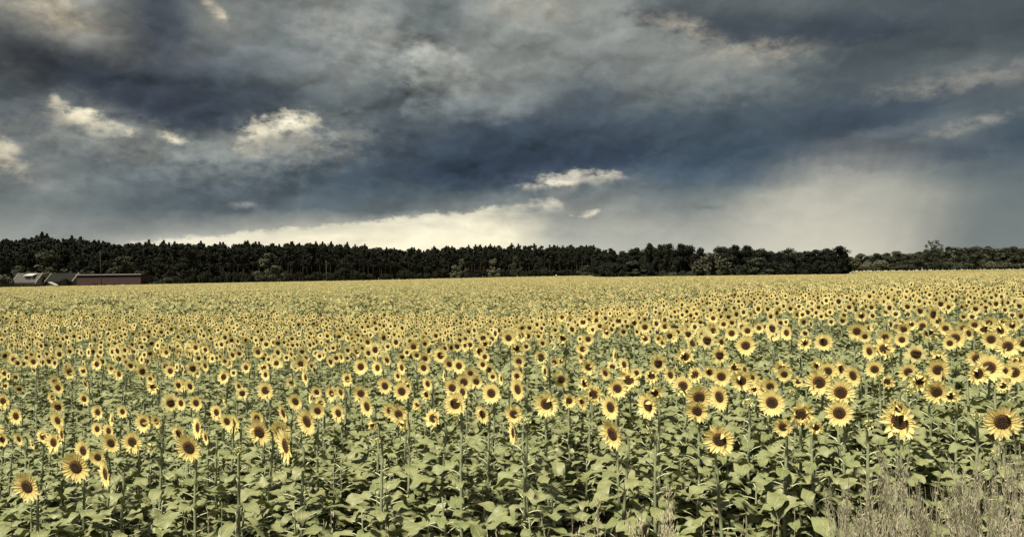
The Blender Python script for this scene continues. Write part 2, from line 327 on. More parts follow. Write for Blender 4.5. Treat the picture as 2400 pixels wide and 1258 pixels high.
M_LEAF = mat_leaf('leaf_green', (0.165, 0.166, 0.078), (0.07, 0.085, 0.014))
M_STEM = mat_plain('stem_green', (0.15, 0.165, 0.088), 0.7, 0.2, 12, 0.4)
M_PETI = mat_plain('petiole_green', (0.30, 0.31, 0.18), 0.6, 0.15, 12, 0.4)
M_PETAL = mat_petal('petal_yellow', (0.88, 0.79, 0.38), (0.84, 0.73, 0.31))
M_DISC = mat_disc('seed_disc_brown')
M_CALYX = mat_plain('calyx_green', (0.085, 0.115, 0.04), 0.75, 0.25, 8, 0.3, (0.08, 0.12, 0.03), 0.15)
M_SOIL = mat_plain('soil', (0.060, 0.048, 0.032), 0.95, 0.35, 0.9, 0.1, bump=0.4)
M_STUB = mat_plain('stubble', (0.33, 0.29, 0.19), 0.95, 0.15, 0.06, 0.1)
M_PINE = mat_plain('pine_needles', (0.010, 0.0115, 0.007), 0.9, 0.35, 0.25, 0.1, obvar=0.3)  # cloud shadow over the wood is put into this very dark colour
M_OAK = mat_plain('broad_leaves', (0.009, 0.0105, 0.006), 0.9, 0.35, 0.3, 0.1, obvar=0.3)  # likewise darkened in place of the cloud shadow on wood and copse
M_GREY = mat_plain('grey_green_leaves', (0.030, 0.033, 0.020), 0.9, 0.35, 0.3, 0.1, obvar=0.3)
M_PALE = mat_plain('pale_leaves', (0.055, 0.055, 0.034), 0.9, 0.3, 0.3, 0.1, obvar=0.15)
M_BARK = mat_plain('bark', (0.014, 0.011, 0.008), 0.95, 0.3, 0.8, 0.1)
M_WOOD = mat_plain('weathered_pole_wood', (0.03, 0.024, 0.018), 0.9, 0.2, 0.8, 0.1)
M_WEED = mat_plain('dry_weed', (0.29, 0.27, 0.18), 0.95, 0.3, 14, 0.1, (0.28, 0.25, 0.15), 0.25, obvar=0.12)
M_WEEDS = mat_plain('dry_weed_stalk', (0.21, 0.19, 0.125), 0.9, 0.2, 14, 0.1)
M_GRASS = mat_plain('dry_grass', (0.38, 0.34, 0.22), 0.9, 0.2, 14, 0.2, (0.4, 0.34, 0.2), 0.25)

# ------------------------------------------------------------------ mesh builder
class MB:
    def __init__(s): s.v = []; s.f = []; s.m = []; s.uv = []
    def add(s, vs, fs, mi=0, uvs=None):
        o = len(s.v); s.v.extend([tuple(p) for p in vs]); s.f.extend([tuple(i + o for i in f) for f in fs])
        s.m.extend([mi] * len(fs)); s.uv.extend(uvs if uvs is not None else [(0.5, 0.5)] * len(vs))
    def mesh(s, name, mats, smooth=True):
        me = bpy.data.meshes.new(name); me.from_pydata(s.v, [], s.f)
        for m in mats: me.materials.append(m)
        me.polygons.foreach_set('material_index', s.m)
        me.polygons.foreach_set('use_smooth', [smooth] * len(s.f))
        ul = me.uv_layers.new(name='UVMap'); li = np.empty(len(me.loops), dtype=np.int32)
        me.loops.foreach_get('vertex_index', li)
        ul.data.foreach_set('uv', np.array(s.uv, dtype=np.float32)[li].ravel()); me.update()
        return me
    def tube(s, pts, rads, n=6, mi=0, cap=True):
        pts = [Vector(p) for p in pts]; vs = []; fs = []
        for i, p in enumerate(pts):
            d = (pts[min(i + 1, len(pts) - 1)] - pts[max(i - 1, 0)]).normalized()
            a = d.cross(Vector((0, 1, 0)) if abs(d.y) < 0.9 else Vector((1, 0, 0))).normalized(); b = d.cross(a)
            for k in range(n):
                t = 2 * math.pi * k / n; vs.append(p + (a * math.cos(t) + b * math.sin(t)) * rads[i])
        for i in range(len(pts) - 1):
            for k in range(n): fs.append((i * n + k, i * n + (k + 1) % n, (i + 1) * n + (k + 1) % n, (i + 1) * n + k))
        if cap: fs.append(tuple(range(n))[::-1]); fs.append(tuple((len(pts) - 1) * n + k for k in range(n)))
        s.add(vs, fs, mi)
    def box(s, lo, hi, mi=0):
        (a, b, c), (d, e, f) = lo, hi
        s.add([(a, b, c), (d, b, c), (d, e, c), (a, e, c), (a, b, f), (d, b, f), (d, e, f), (a, e, f)],
              [(3, 2, 1, 0), (4, 5, 6, 7), (0, 1, 5, 4), (1, 2, 6, 5), (2, 3, 7, 6), (3, 0, 4, 7)], mi)

def leaf(mb, o, azi, L, Wd, e0, droop, rng, mi=0, nt=6, ns=5, fold=0.25):
    o = Vector(o); out = Vector((math.cos(azi), math.sin(azi), 0)); sid = Vector((-out.y, out.x, 0))
    roll = rng.uniform(-0.25, 0.25); ph = rng.uniform(0, 6); wav = rng.uniform(0.05, 0.16) * L
    twist = rng.uniform(-0.6, 0.6)
    vs = []; uv = []; p = o.copy(); e = e0
    for i in range(nt + 1):
        t = i / nt
        up = -out * math.sin(e) + Vector((0, 0, 1)) * math.cos(e)
        wv = Wd * 0.5 * min(1.0, 1.75 * (t + 0.02) ** 0.5 * max(0, 1 - t) ** 0.62 * (1.08 - 0.25 * t)) if i < nt else 0.004
        rr = roll + twist * t; sv = sid * math.cos(rr) + up * math.sin(rr); uu = up * math.cos(rr) - sid * math.sin(rr)
        fw = out * math.cos(e) + Vector((0, 0, 1)) * math.sin(e)
        for j in range(ns):
            q = -1 + 2 * j / (ns - 1)
            back = -0.20 * L * abs(q) * (1 - t) ** 4
            z = fold * abs(q) * wv - 0.55 * fold * q * q * wv * (1 + t) + wav * math.sin(9 * t + ph + 2 * q) * abs(q)
            vs.append(p + sv * (q * wv) + uu * z + fw * back); uv.append((0.5 + 0.5 * q, t))
        p = p + fw * (L / nt); e -= droop / nt
    fs = [(i * ns + j, i * ns + j + 1, (i + 1) * ns + j + 1, (i + 1) * ns + j) for i in range(nt) for j in range(ns - 1)]
    mb.add(vs, fs, mi, uv)

H0 = 1.65
def stem_pts(rng):
    lx, ly = rng.uniform(-.05, .05), rng.uniform(-.03, .06); ph = rng.uniform(0, 6)
    pts = [Vector((lx * (t ** 2) + .008 * math.sin(7 * t + ph), ly * t * t + 0.012 * math.cos(6 * t + ph), (H0 - 0.06) * t)) for t in [0, .15, .3, .45, .6, .75, .88, .95]]
    top = pts[-1]
    end = Vector((0, -0.055, H0))
    pts += [Vector((top.x * .8, top.y * .7 + .012, H0 - 0.045)), Vector((top.x * .5, top.y * .3 - 0.002, H0 - 0.005)), Vector((0, -0.03, H0 + 0.004)), end]
    return pts
def along(pts, h):
    for a, b in zip(pts, pts[1:]):
        if a.z <= h <= b.z: return a.lerp(b, (h - a.z) / max(1e-6, b.z - a.z))
    return pts[-3]

def build_foliage(mb, pts, rng, n=22, lo=0.28, nt=6, ns=5, mi_leaf=0, mi_pet=1, pet=True):
    a = rng.uniform(0, 6.28)
    for i in range(n):
        t = (i + rng.uniform(-.3, .3)) / n
        h = lo + (1.50 - lo) * (max(t, 0) ** 0.9); h = min(h, 1.52)
        a += 2.4 + rng.uniform(-.35, .35)
        sz = np.interp(h, [0.2, 0.7, 1.1, 1.35, 1.52], [0.21, 0.225, 0.19, 0.14, 0.09]) * rng.uniform(.8, 1.18)
        pl = sz * rng.uniform(.5, .75); pe = rng.uniform(.45, .95) if h < 1.4 else rng.uniform(.6, 1.1)
        b = along(pts, h); out = Vector((math.cos(a), math.sin(a), 0))
        pp = [b, b + out * pl * .4 + Vector((0, 0, pl * .4 * pe)), b + out * pl * .8 + Vector((0, 0, pl * .62 * pe)), b + out * pl * 1.08 + Vector((0, 0, pl * .64 * pe))]
        if pet: mb.tube(pp, [.0058, .0045, .0038, .003], 4, mi_pet, False)
        leaf(mb, pp[-1], a + rng.uniform(-.3, .3), sz, sz * rng.uniform(.62, .88), rng.uniform(-.25, .3) - max(0, .8 - h) * .5, rng.uniform(.15, 1.0) + max(0, .8 - h), rng, mi_leaf, nt, ns, rng.uniform(.2, .75))

def petals(mb, rng, n=34, r0=.40, nseg=3, mi=0, curl=0.15, ragged=0.0):
    for layer in range(2):
        for k in range(n // 2):
            a = 2 * math.pi * (k + 0.5 * layer + rng.uniform(-.22, .22)) / (n // 2)
            L = rng.uniform(.82, 1.05) - r0 + (0.02 if layer else 0); wd = rng.uniform(.10, .14)
            bend = curl * rng.uniform(-.5, 1.6); bx = rng.uniform(-.16, .16)
            if rng.random() < ragged:
                bend = rng.uniform(1.5, 3.2); L *= .9
            vs = []; uv = []; ca, sa = math.cos(a), math.sin(a)
            r, z, e = r0, -0.02 * layer, 0.12
            for i in range(nseg + 1):
                t = i / nseg; wv = wd * [0.75, 1.0, .80, 0.06][i] if nseg == 3 else wd * [0.8, 1.0, .06][i]
                off = bx * t * t * .6
                for q in (-1, 0, 1):
                    x = r; y = q * wv + off
                    vs.append((x * ca - y * sa, x * sa + y * ca, z + (0.025 if q else -0.01)))
                    uv.append((0.5 + .5 * q, t))
                e += bend / nseg; r += L / nseg * math.cos(e); z += L / nseg * math.sin(e)
            fs = [(i * 3 + j, i * 3 + j + 1, i * 3 + j + 4, i * 3 + j + 3) for i in range(nseg) for j in range(2)]
            mb.add(vs, fs, mi, uv)
def disc(mb, r=0.44, mi=0, nr=6, na=24, dome=.07):
    vs = [(0, 0, dome * .75)]; uv = [(0, 0)]
    for i in range(1, nr + 1):
        t = i / nr; z = dome * (1 - t ** 4) * (0.75 + 0.55 * t)
        for k in range(na):
            a = 2 * math.pi * k / na; vs.append((r * t * math.cos(a), r * t * math.sin(a), z)); uv.append((k / na, t))
    fs = [(0, 1 + k, 1 + (k + 1) % na) for k in range(na)]
    for i in range(nr - 1):
        for k in range(na):
            a = 1 + i * na; fs.append((a + k, a + na + k, a + na + (k + 1) % na, a + (k + 1) % na))
    mb.add(vs, fs, mi, uv)
def calyx(mb, rng, r=.46, mi=0, nb=20, closed=0.0):
    na = 16; rings = [(0.07, -.36), (.13, -.30), (r * .85, -.17), (r, -.05), (r * .9, .0)]
    vs = [(q * math.cos(2 * math.pi * k / na), q * math.sin(2 * math.pi * k / na), z) for q, z in rings for k in range(na)]
    fs = [(i * na + k, i * na + (k + 1) % na, (i + 1) * na + (k + 1) % na, (i + 1) * na + k) for i in range(len(rings) - 1) for k in range(na)]
    mb.add(vs, fs, mi)
    for k in range(nb):
        a = 2 * math.pi * (k + rng.uniform(-.3, .3)) / nb; ca, sa = math.cos(a), math.sin(a)
        L = rng.uniform(.22, .36); b = r * rng.uniform(.8, .98); wv = .07
        if closed: e1, e2 = 1.1, 2.2
        else: e1, e2 = rng.uniform(-.1, .35), rng.uniform(-.6, .5)
        p0 = (b, -.07); p1 = (b + L * .55 * math.cos(e1), -.07 + L * .55 * math.sin(e1)); p2 = (p1[0] + L * .55 * math.cos(e2), p1[1] + L * .55 * math.sin(e2))
        pts = []
        for (x, z), ww in ((p0, wv), (p1, wv * .8), (p2, .006)):
            for q in (-1, 1): pts.append((x * ca - q * ww * sa, x * sa + q * ww * ca, z))
        mb.add(pts, [(0, 1, 3, 2), (2, 3, 5, 4)], mi)

def solo(fn, name, mats, smooth=True):
    mb = MB(); fn(mb); return mb.mesh(name, mats, smooth)

# variants
STEMS, FOLS = [], []
for v in range(9):
    rng = random.Random(100 + v); pts = stem_pts(rng)
    STEMS.append(solo(lambda m: m.tube(pts, [.017, .016, .0155, .0145, .0135, .012, .011, .010, .0095, .0092, .0095, .014], 7), 'stem', [M_STEM]))
    FOLS.append(solo(lambda m: build_foliage(m, pts, rng, 27, .42), 'foliage', [M_LEAF, M_PETI]))
HEADS = {}
for kind, cnt in (('open', 6), ('ragged', 4), ('bud', 3)):
    HEADS[kind] = []
    for v in range(cnt):
        rng = random.Random(hash_ := (500 + v * 7 + len(kind)))
        if kind == 'open':
            HEADS[kind].append((solo(lambda m: calyx(m, rng), 'flower_head', [M_CALYX]),
                                solo(lambda m: petals(m, rng, 40, .38, 3, 0, rng.uniform(-.05, .3), 0.03), 'petals', [M_PETAL]),
                                solo(lambda m: disc(m, .43), 'seed_disc', [M_DISC])))
        elif kind == 'ragged':
            HEADS[kind].append((solo(lambda m: calyx(m, rng), 'flower_head', [M_CALYX]),
                                solo(lambda m: petals(m, rng, 34, .38, 3, 0, .5, .24), 'petals', [M_PETAL]),
                                solo(lambda m: disc(m, .43), 'seed_disc', [M_DISC])))
        else:
            HEADS[kind].append((solo(lambda m: (calyx(m, rng, .62, 0, 26), calyx(m, rng, .55, 0, 18, 1.0)), 'flower_head', [M_CALYX]),
                                solo(lambda m: petals(m, rng, 16, .45, 3, 0, 2.6, 0.5), 'petals', [M_PETAL]),
                                solo(lambda m: disc(m, .42, dome=.2), 'seed_disc', [M_CALYX])))

# ------------------------------------------------------------------ terrain
TC = [-.9, -.64, -.3, 0, .3, .64, .9]
TY = [5, 7, 10, 14, 20, 30, 45, 75, 120, 200, 330]
TD = np.array([
 [1.75, 1.65, 1.30, 1.20, 1.15, 1.05, 1.05], [1.8, 1.70, 1.30, 1.17, 1.10, .90, .90], [1.85, 1.80, 1.47, 1.25, 1.0, .87, .85],
 [1.85, 1.80, 1.62, 1.27, 1.0, .90, .88], [1.9, 1.88, 1.85, 1.52, 1.05, .95, .92], [1.9, 1.90, 2.02, 1.98, 1.15, .98, .95],
 [1.85, 1.85, 2.08, 2.35, 1.2, 1.0, 1.0], [1.8, 1.8, 1.98, 2.3, 1.3, 1.1, 1.1], [1.9, 1.9, 1.9, 2.1, 1.4, 1.2, 1.2],
 [2.2, 2.2, 2.0, 1.8, 1.5, 1.4, 1.4], [2.6, 2.5, 1.9, 1.5, 1.5, 1.5, 1.5]])
def dep(x, y):
    y = np.asarray(y, float); x = np.asarray(x, float); yy = np.clip(y, 5, 330)
    t = np.clip(x / np.maximum(y, 5), -.9, .9)
    fi = np.clip(np.interp(np.log(yy), np.log(TY), range(len(TY))), 0, len(TY) - 1.001); fj = np.clip(np.interp(t, TC, range(len(TC))), 0, len(TC) - 1.001)
    i = fi.astype(int); j = fj.astype(int); a = fi - i; b = fj - j
    sm = lambda q: q * q * (3 - 2 * q)
    a = sm(a) * .5 + a * .5; b = sm(b) * .5 + b * .5
    return (TD[i, j] * (1 - a) + TD[i + 1, j] * a) * (1 - b) + (TD[i, j + 1] * (1 - a) + TD[i + 1, j + 1] * a) * b
EDT = [-.9, -.64, -.3, 0, .105, .115, .415, .43, .9]
EDD = [285, 290, 320, 372, 380, 322, 325, 395, 400]
def edge(x, y): return np.interp(np.asarray(x) / np.maximum(np.asarray(y), 5.0), EDT, EDD)
def ground(x, y):
    x = np.asarray(x, float); y = np.asarray(y, float)
    g0 = dep(x, y) + H0
    far = np.clip((y - 335) / 130, 0, 1); far = far * far * (3 - 2 * far)
    t = np.clip(x / np.maximum(y, 5), -.9, .9)
    g0 = g0 * (1 - far) + np.interp(t, [-.7, -.3, 0, .4, .7], [2.6, 1.9, 1.1, .75, .4]) * far
    far2 = np.clip((y - 700) / 1500, 0, 1); g0 = g0 * (1 - far2) + 1.2 * far2
    nb = np.clip((4.6 - y) / 3.2, 0, 1); nb = nb * nb * (3 - 2 * nb)
    return CAMZ - (g0 * (1 - nb) + 1.6 * nb)
def gz(x, y): return float(ground(x, y))

def tag(o, label=None, cat=None, group=None, kind=None):
    if label: o['label'] = label
    if cat: o['category'] = cat
    if group: o['group'] = group
    if kind: o['kind'] = kind
    return o
def link(name, me, parent=None, loc=None):
    o = bpy.data.objects.new(name, me); COL.objects.link(o)
    if parent: o.parent = parent
    if loc is not None: o.location = loc
    return o
def sheet(name, mat, xs, ys, zoff=0.0):
    X, Y = np.meshgrid(xs, ys); Z = ground(X, Y) + zoff
    v = np.stack([X, Y, Z], -1).reshape(-1, 3); nx = len(xs)
    f = [(j * nx + i, j * nx + i + 1, (j + 1) * nx + i + 1, (j + 1) * nx + i) for j in range(len(ys) - 1) for i in range(nx - 1)]
    me = bpy.data.meshes.new(name); me.from_pydata(v.tolist(), [], f); me.materials.append(mat)
    me.polygons.foreach_set('use_smooth', [True] * len(f))
    return tag(link(name, me), kind='structure')
xs = np.unique(np.concatenate([np.arange(-12, 12.1, 1), np.sign(np.linspace(-1, 1, 121)) * np.abs(np.linspace(-1, 1, 121)) ** 2.6 * 3000]))
ys = np.unique(np.concatenate([np.arange(-6, 24, .8), np.linspace(24, 80, 20), np.linspace(80, 700, 60), [900, 1300, 2000, 3500, 6000], [-300, -100, -30]]))
tag(sheet('ground', M_SOIL, xs, ys))
# mown stubble beyond the sunflowers, its near border following the crop's far edge
tt = np.linspace(-1.1, 1.1, 150); rows = []
for k in range(34):
    s = k / 33
    for t in tt:
        y0 = float(np.interp(t, EDT, EDD)) + 1.5; y = y0 + (s ** 1.6) * (2400 - y0); x = t * y; rows.append((x, y, gz(x, y) + 0.04))
me = bpy.data.meshes.new('stubble_field')
me.from_pydata(rows, [], [(j * 150 + i, j * 150 + i + 1, (j + 1) * 150 + i + 1, (j + 1) * 150 + i) for j in range(33) for i in range(149)]); me.materials.append(M_STUB)
tag(link('stubble_field', me), kind='structure')

# ------------------------------------------------------------------ the near sunflowers (head centre px, py, height px; kind)
# o = open, facing the usual way; l = turned left; e = edge-on; r = ragged petals; b = green bud
HD = """
80 846 26 o;165 870 30 o;229 852 26 o;197 867 23 l;263 863 22 l;281 875 24 l;11 872 22 o;131 893 26 o;138 906 28 o;426 900 28 o;361 905 30 r;353 887 20 o;309 903 18 o;526 882 29 o;562 904 28 l;10 938 34 o;199 933 27 o;461 942 33 o;426 943 30 l;401 868 27 o;392 825 24 o;460 834 23 o;460 813 22 o;483 818 21 o;496 836 22 r;483 855 25 l;461 870 25 o;578 860 25 o;538 850 22 o;528 845 20 o;536 865 18 o;289 825 17 o;303 831 18 l;317 836 18 o;365 836 18 o;125 930 24 l;528 938 26 e;16 833 17 o;
606 823 25 o;715 801 18 o;743 799 19 o;639 810 17 o;708 823 17 o;686 831 18 r;785 811 20 o;706 850 30 o;649 850 25 o;619 861 26 o;624 877 26 l;680 840 18 o;750 834 20 o;800 836 24 l;801 800 19 o;847 858 35 o;887 861 32 l;837 823 22 o;852 815 19 o;863 800 24 o;970 811 30 o;1000 800 22 o;977 831 22 o;997 838 28 o;1034 831 36 o;994 860 31 o;944 860 32 l;1054 851 30 o;1077 856 35 o;1133 791 28 o;1137 805 24 r;1126 821 34 o;1137 835 25 o;1132 853 25 o;1092 809 27 l;1193 790 34 o;719 883 32 e;816 887 32 l;624 913 39 o;694 938 38 o;743 917 28 o;779 920 34 l;800 917 30 l;847 920 38 o;904 902 38 o;943 915 42 o;957 899 38 l;1004 898 32 l;1000 923 30 r;1088 893 40 o;1117 892 34 o;1103 873 29 o;1061 907 40 o;1086 917 38 l;1068 944 52 o;1153 920 46 o;1155 882 22 o;1043 880 26 e;730 933 24 e;933 880 24 l;1176 887 28 e;
1211 813 32 r;1222 785 29 o;1268 834 32 o;1217 845 32 o;1300 847 26 o;1315 844 22 r;1320 790 32 r;1286 769 25 b;1318 743 21 o;1339 749 20 o;1367 754 24 o;1399 733 21 o;1398 750 22 o;1450 750 25 o;1423 776 29 l;1379 793 28 o;1384 773 20 l;1366 817 30 o;1363 837 24 l;1380 858 36 o;1420 872 32 l;1445 833 34 e;1465 853 34 l;1512 765 28 o;1487 755 25 o;1559 764 25 o;1513 793 26 r;1544 793 20 o;1553 803 20 r;1579 785 34 l;1626 803 36 l;1608 775 22 r;1611 753 24 o;1623 755 22 l;1672 773 29 o;1672 745 22 o;1629 730 17 o;1617 720 18 o;1708 726 19 o;1758 739 19 o;1715 780 30 o;1752 774 28 o;1748 808 42 o;1692 800 26 r;1696 759 22 o;1779 768 23 o;1794 766 23 r;1606 834 42 r;1573 877 36 l;1587 853 28 e;1663 870 32 o;1628 878 36 r;1691 880 42 o;1723 860 32 r;1737 889 46 o;1746 865 26 l;1528 879 38 r;1492 873 26 o;1475 890 48 r;1447 909 44 o;1534 919 38 r;1316 887 40 o;1280 870 34 e;1217 910 50 l;1212 880 28 o;1373 895 38 r;1392 923 46 r;1281 944 56 o;1334 937 34 o;1365 940 36 l;1434 952 54 l;1522 948 58 l;1601 903 46 o;1587 915 19 b;1638 927 56 o;1690 928 56 l;1752 944 26 b;1767 912 26 r;1795 907 46 o;1761 883 32 o;
1806 724 18 o;1849 735 19 o;1868 740 18 o;1952 735 20 o;2019 738 25 o;2010 721 17 o;2077 728 21 o;2162 715 16 o;2008 774 37 o;1814 781 30 o;1846 779 32 l;1884 802 32 r;1930 800 38 o;2027 787 24 o;2118 770 28 o;2102 773 19 r;2074 788 30 o;2114 795 28 o;2177 778 36 r;2162 763 27 o;2198 750 26 o;2136 759 22 o;2151 780 17 b;2077 756 17 b;2054 766 16 b;2057 746 14 b;2003 798 15 b;2239 790 38 o;2226 803 26 o;2258 768 30 o;2273 780 28 l;2216 768 26 o;2284 760 25 o;2307 770 32 r;2322 793 36 o;2343 775 32 r;2317 755 27 o;2347 756 27 r;2372 761 24 o;2361 810 46 o;2388 765 20 o;2373 779 15 b;2398 803 28 o;2040 822 36 l;2074 817 46 r;2092 833 15 b;2020 827 16 b;2194 840 42 r;2197 864 44 o;1941 845 22 b;1918 855 34 r;1940 868 38 o;1920 893 56 o;1970 917 57 o;1834 863 40 r;1838 875 32 o;1870 894 24 r;1974 863 38 l;2002 878 44 l;2050 864 36 o;2064 882 23 b;2080 893 30 r;2128 870 38 o;2154 887 46 r;2138 882 15 b;2194 915 48 o;2211 888 30 e;2133 917 24 b;2229 925 34 r;2290 838 38 o;2317 860 58 o;2290 875 44 r;2376 870 44 o;2353 867 30 o;2382 848 34 r;2351 902 28 r;1858 920 22 b;1810 941 56 o;1805 903 36 o;
1967 965 56 o;2098 948 30 r;40 973 32 o;39 997 20 o;56 992 18 o;45 1026 26 l;6 1028 26 o;138 983 34 l;231 964 30 o;288 963 26 l;229 1004 28 o;265 982 28 e;256 1008 30 l;102 1021 30 o;129 1035 40 l;76 1038 22 e;149 1016 38 e;339 988 40 o;368 985 30 l;262 1035 40 o;313 1033 46 o;352 1046 28 b;198 1054 42 l;230 1069 34 o;182 1089 60 o;253 1107 56 e;68 1135 64 o;446 1044 60 o;421 1013 38 l;467 1001 46 e;509 965 34 l;547 992 40 l;533 985 36 o;483 1023 32 e;556 1056 24 b;
611 1008 58 o;604 978 36 o;658 1008 48 o;676 1041 72 e;667 965 42 e;724 983 60 l;745 960 36 o;752 944 28 o;795 966 40 l;863 950 46 l;936 968 46 o;916 960 38 o;944 990 34 r;1017 980 44 r;1132 968 42 l;1070 978 22 b;883 1033 16 b;873 993 30 r;979 947 30 r;
1205 968 44 o;1205 1013 50 e;1439 1013 66 l;1687 1026 66 o;1634 960 50 o;1236 988 22 b;1522 1009 17 b;
1876 968 56 r;1835 998 40 o;1912 999 32 r;1974 970 26 b;2035 993 32 b;2110 985 70 r;2106 955 32 r;2288 978 24 b;2347 983 66 o;2333 1064 17 b;
"""
heads = []
for it in HD.replace('\n', '').split(';'):
    if it.strip():
        a, b, c, k = it.split(); heads.append((float(a), float(b), float(c), k))
def solve(px, py, extra=0.0):
    d = ray(px, py); lo, hi = None, None
    ysr = np.exp(np.linspace(math.log(5.4), math.log(60), 400))
    f = -d.z * ysr - (dep(d.x * ysr, ysr) - extra)
    idx = np.where((f[:-1] < 0) & (f[1:] >= 0))[0]
    if len(idx): return float(ysr[idx[0] + 1])
    return 5.5
NAMEK = {'o': 'round open', 'l': 'left-turned', 'e': 'edge-on', 'r': 'ragged-petalled', 'b': 'closed green'}
LAND = [(68, 1135, 'big lowest sunflower at far left'), (446, 1044, 'big lone left sunflower near the weeds-free verge'), (611, 1008, ''), (724, 983, ''),]
near_pts = []
GRP = 'individual sunflowers in the near rows'
rngH = random.Random(7)
plants = []
for (px, py, hp, k) in heads:
    ex = rngH.uniform(-.05, .07)
    if k == 'b': ex = rngH.uniform(.0, .08)
    y = solve(px, py, ex)
    p = at(px, py, y)
    diam = hp * p.y / F * math.sqrt(1 + (p.x / p.y) ** 2) * (1.18 if k != 'b' else 1.05)
    mx = 0.30 if k != 'b' else .12
    if diam > mx:                      # a big head must stand nearer
        y *= mx / diam; y = max(y, 5.3); p = at(px, py, y); diam = min(hp * p.y / F * 1.25, mx)
    diam = max(diam, .10 if k != 'b' else .06)
    plants.append((px, py, hp, k, p, diam))
keep_ = sorted(range(len(plants)), key=lambda i: -(plants[i][2] + (8 if plants[i][3] == 'b' else 0)))[:300]
plants = [plants[i] for i in sorted(keep_)]

LANDS = [(68, 1135, 'big lowest head at the left edge'), (182, 1089, 'second lowest big head at the left'), (446, 1044, 'big round head low in the left quarter'),
 (611, 1008, 'lowest round head left of the middle'), (724, 983, 'big left-turned head left of the middle'), (936, 968, 'overlapping pair low at the middle'),
 (1068, 944, 'biggest round head at the middle'), (1281, 944, 'biggest round head right of the middle'), (1439, 1013, 'low head above the pale grass spikes'),
 (1687, 1026, 'lowest round head right of the grass spikes'), (1638, 927, 'big round head in the three-quarter cluster'), (1967, 965, 'big head half covered by a green bud'),
 (1970, 917, 'big round head directly above the bud-covered one'), (2110, 985, 'broad ragged head just above the brown weeds'), (2347, 983, 'big lowest head at the right edge'),
 (2317, 860, 'big round head high at the right edge'), (1920, 893, 'big round head above the weeds\' left end'), (10, 938, 'round head cut by the left edge'),
 (165, 870, 'round head below the brick barn'), (229, 852, 'topmost large head below the brick barn'), (392, 825, 'topmost clear head left of the middle'),
 (624, 913, 'round head high left of the middle'), (706, 850, 'round head below the field pole'), (970, 811, 'topmost tall head near the middle'),
 (1193, 790, 'tall head where the near rows crest'), (1450, 750, 'round head on the crest right of middle'), (1748, 808, 'large lone head mid right'),
 (2008, 774, 'large high head at the right'), (2194, 864, 'lower of two stacked heads at the right'), (1316, 887, 'round head above the biggest middle one'),
 (1606, 834, 'ragged head in the dark leafy gap'), (847, 920, 'tilted oval head left of the overlapping pair')]
ORD = ['nearest', 'second', 'third', 'fourth', 'fifth', 'sixth', 'seventh', 'eighth', 'ninth', 'tenth', 'eleventh', 'twelfth']
SEC = ['right', 'upper right', 'above', 'upper left', 'left', 'lower left', 'below', 'lower right']
labels = {}; lm_idx = {}
for (lx, ly, ph) in LANDS:
    i = min(range(len(plants)), key=lambda q: (plants[q][0] - lx) ** 2 + (plants[q][1] - ly) ** 2)
    lm_idx[i] = ph; labels[i] = f"{NAMEK[plants[i][3]]} yellow sunflower, the {ph}"
bucket = {}
_u = ['', 'first', 'second', 'third', 'fourth', 'fifth', 'sixth', 'seventh', 'eighth', 'ninth', 'tenth', 'eleventh', 'twelfth', 'thirteenth', 'fourteenth', 'fifteenth', 'sixteenth', 'seventeenth', 'eighteenth', 'nineteenth']
def ordw(n):
    if n < 20: return _u[n]
    t = ['twent', 'thirt', 'fort'][n // 10 - 2]
    return t + 'ieth' if n % 10 == 0 else t + 'y-' + _u[n % 10]
for i, pl in enumerate(plants):
    if i in lm_idx: continue
    j = min(lm_idx, key=lambda q: (plants[q][0] - pl[0]) ** 2 + (plants[q][1] - pl[1]) ** 2)
    a = math.degrees(math.atan2(-(pl[1] - plants[j][1]), pl[0] - plants[j][0])) % 360
    bucket.setdefault((j, int((a + 22.5) // 45) % 8), []).append(i)
for (j, s), lst in bucket.items():
    lst.sort(key=lambda q: (plants[q][0] - plants[j][0]) ** 2 + (plants[q][1] - plants[j][1]) ** 2)
    for n, i in enumerate(lst):
        k = NAMEK[plants[i][3]]
        rel = {'above': 'above', 'below': 'below'}.get(SEC[s], SEC[s] + ' of')
        labels[i] = ' '.join(f"{k} sunflower, {ORD[n]} {rel} the {lm_idx[j]}".split()[:16])

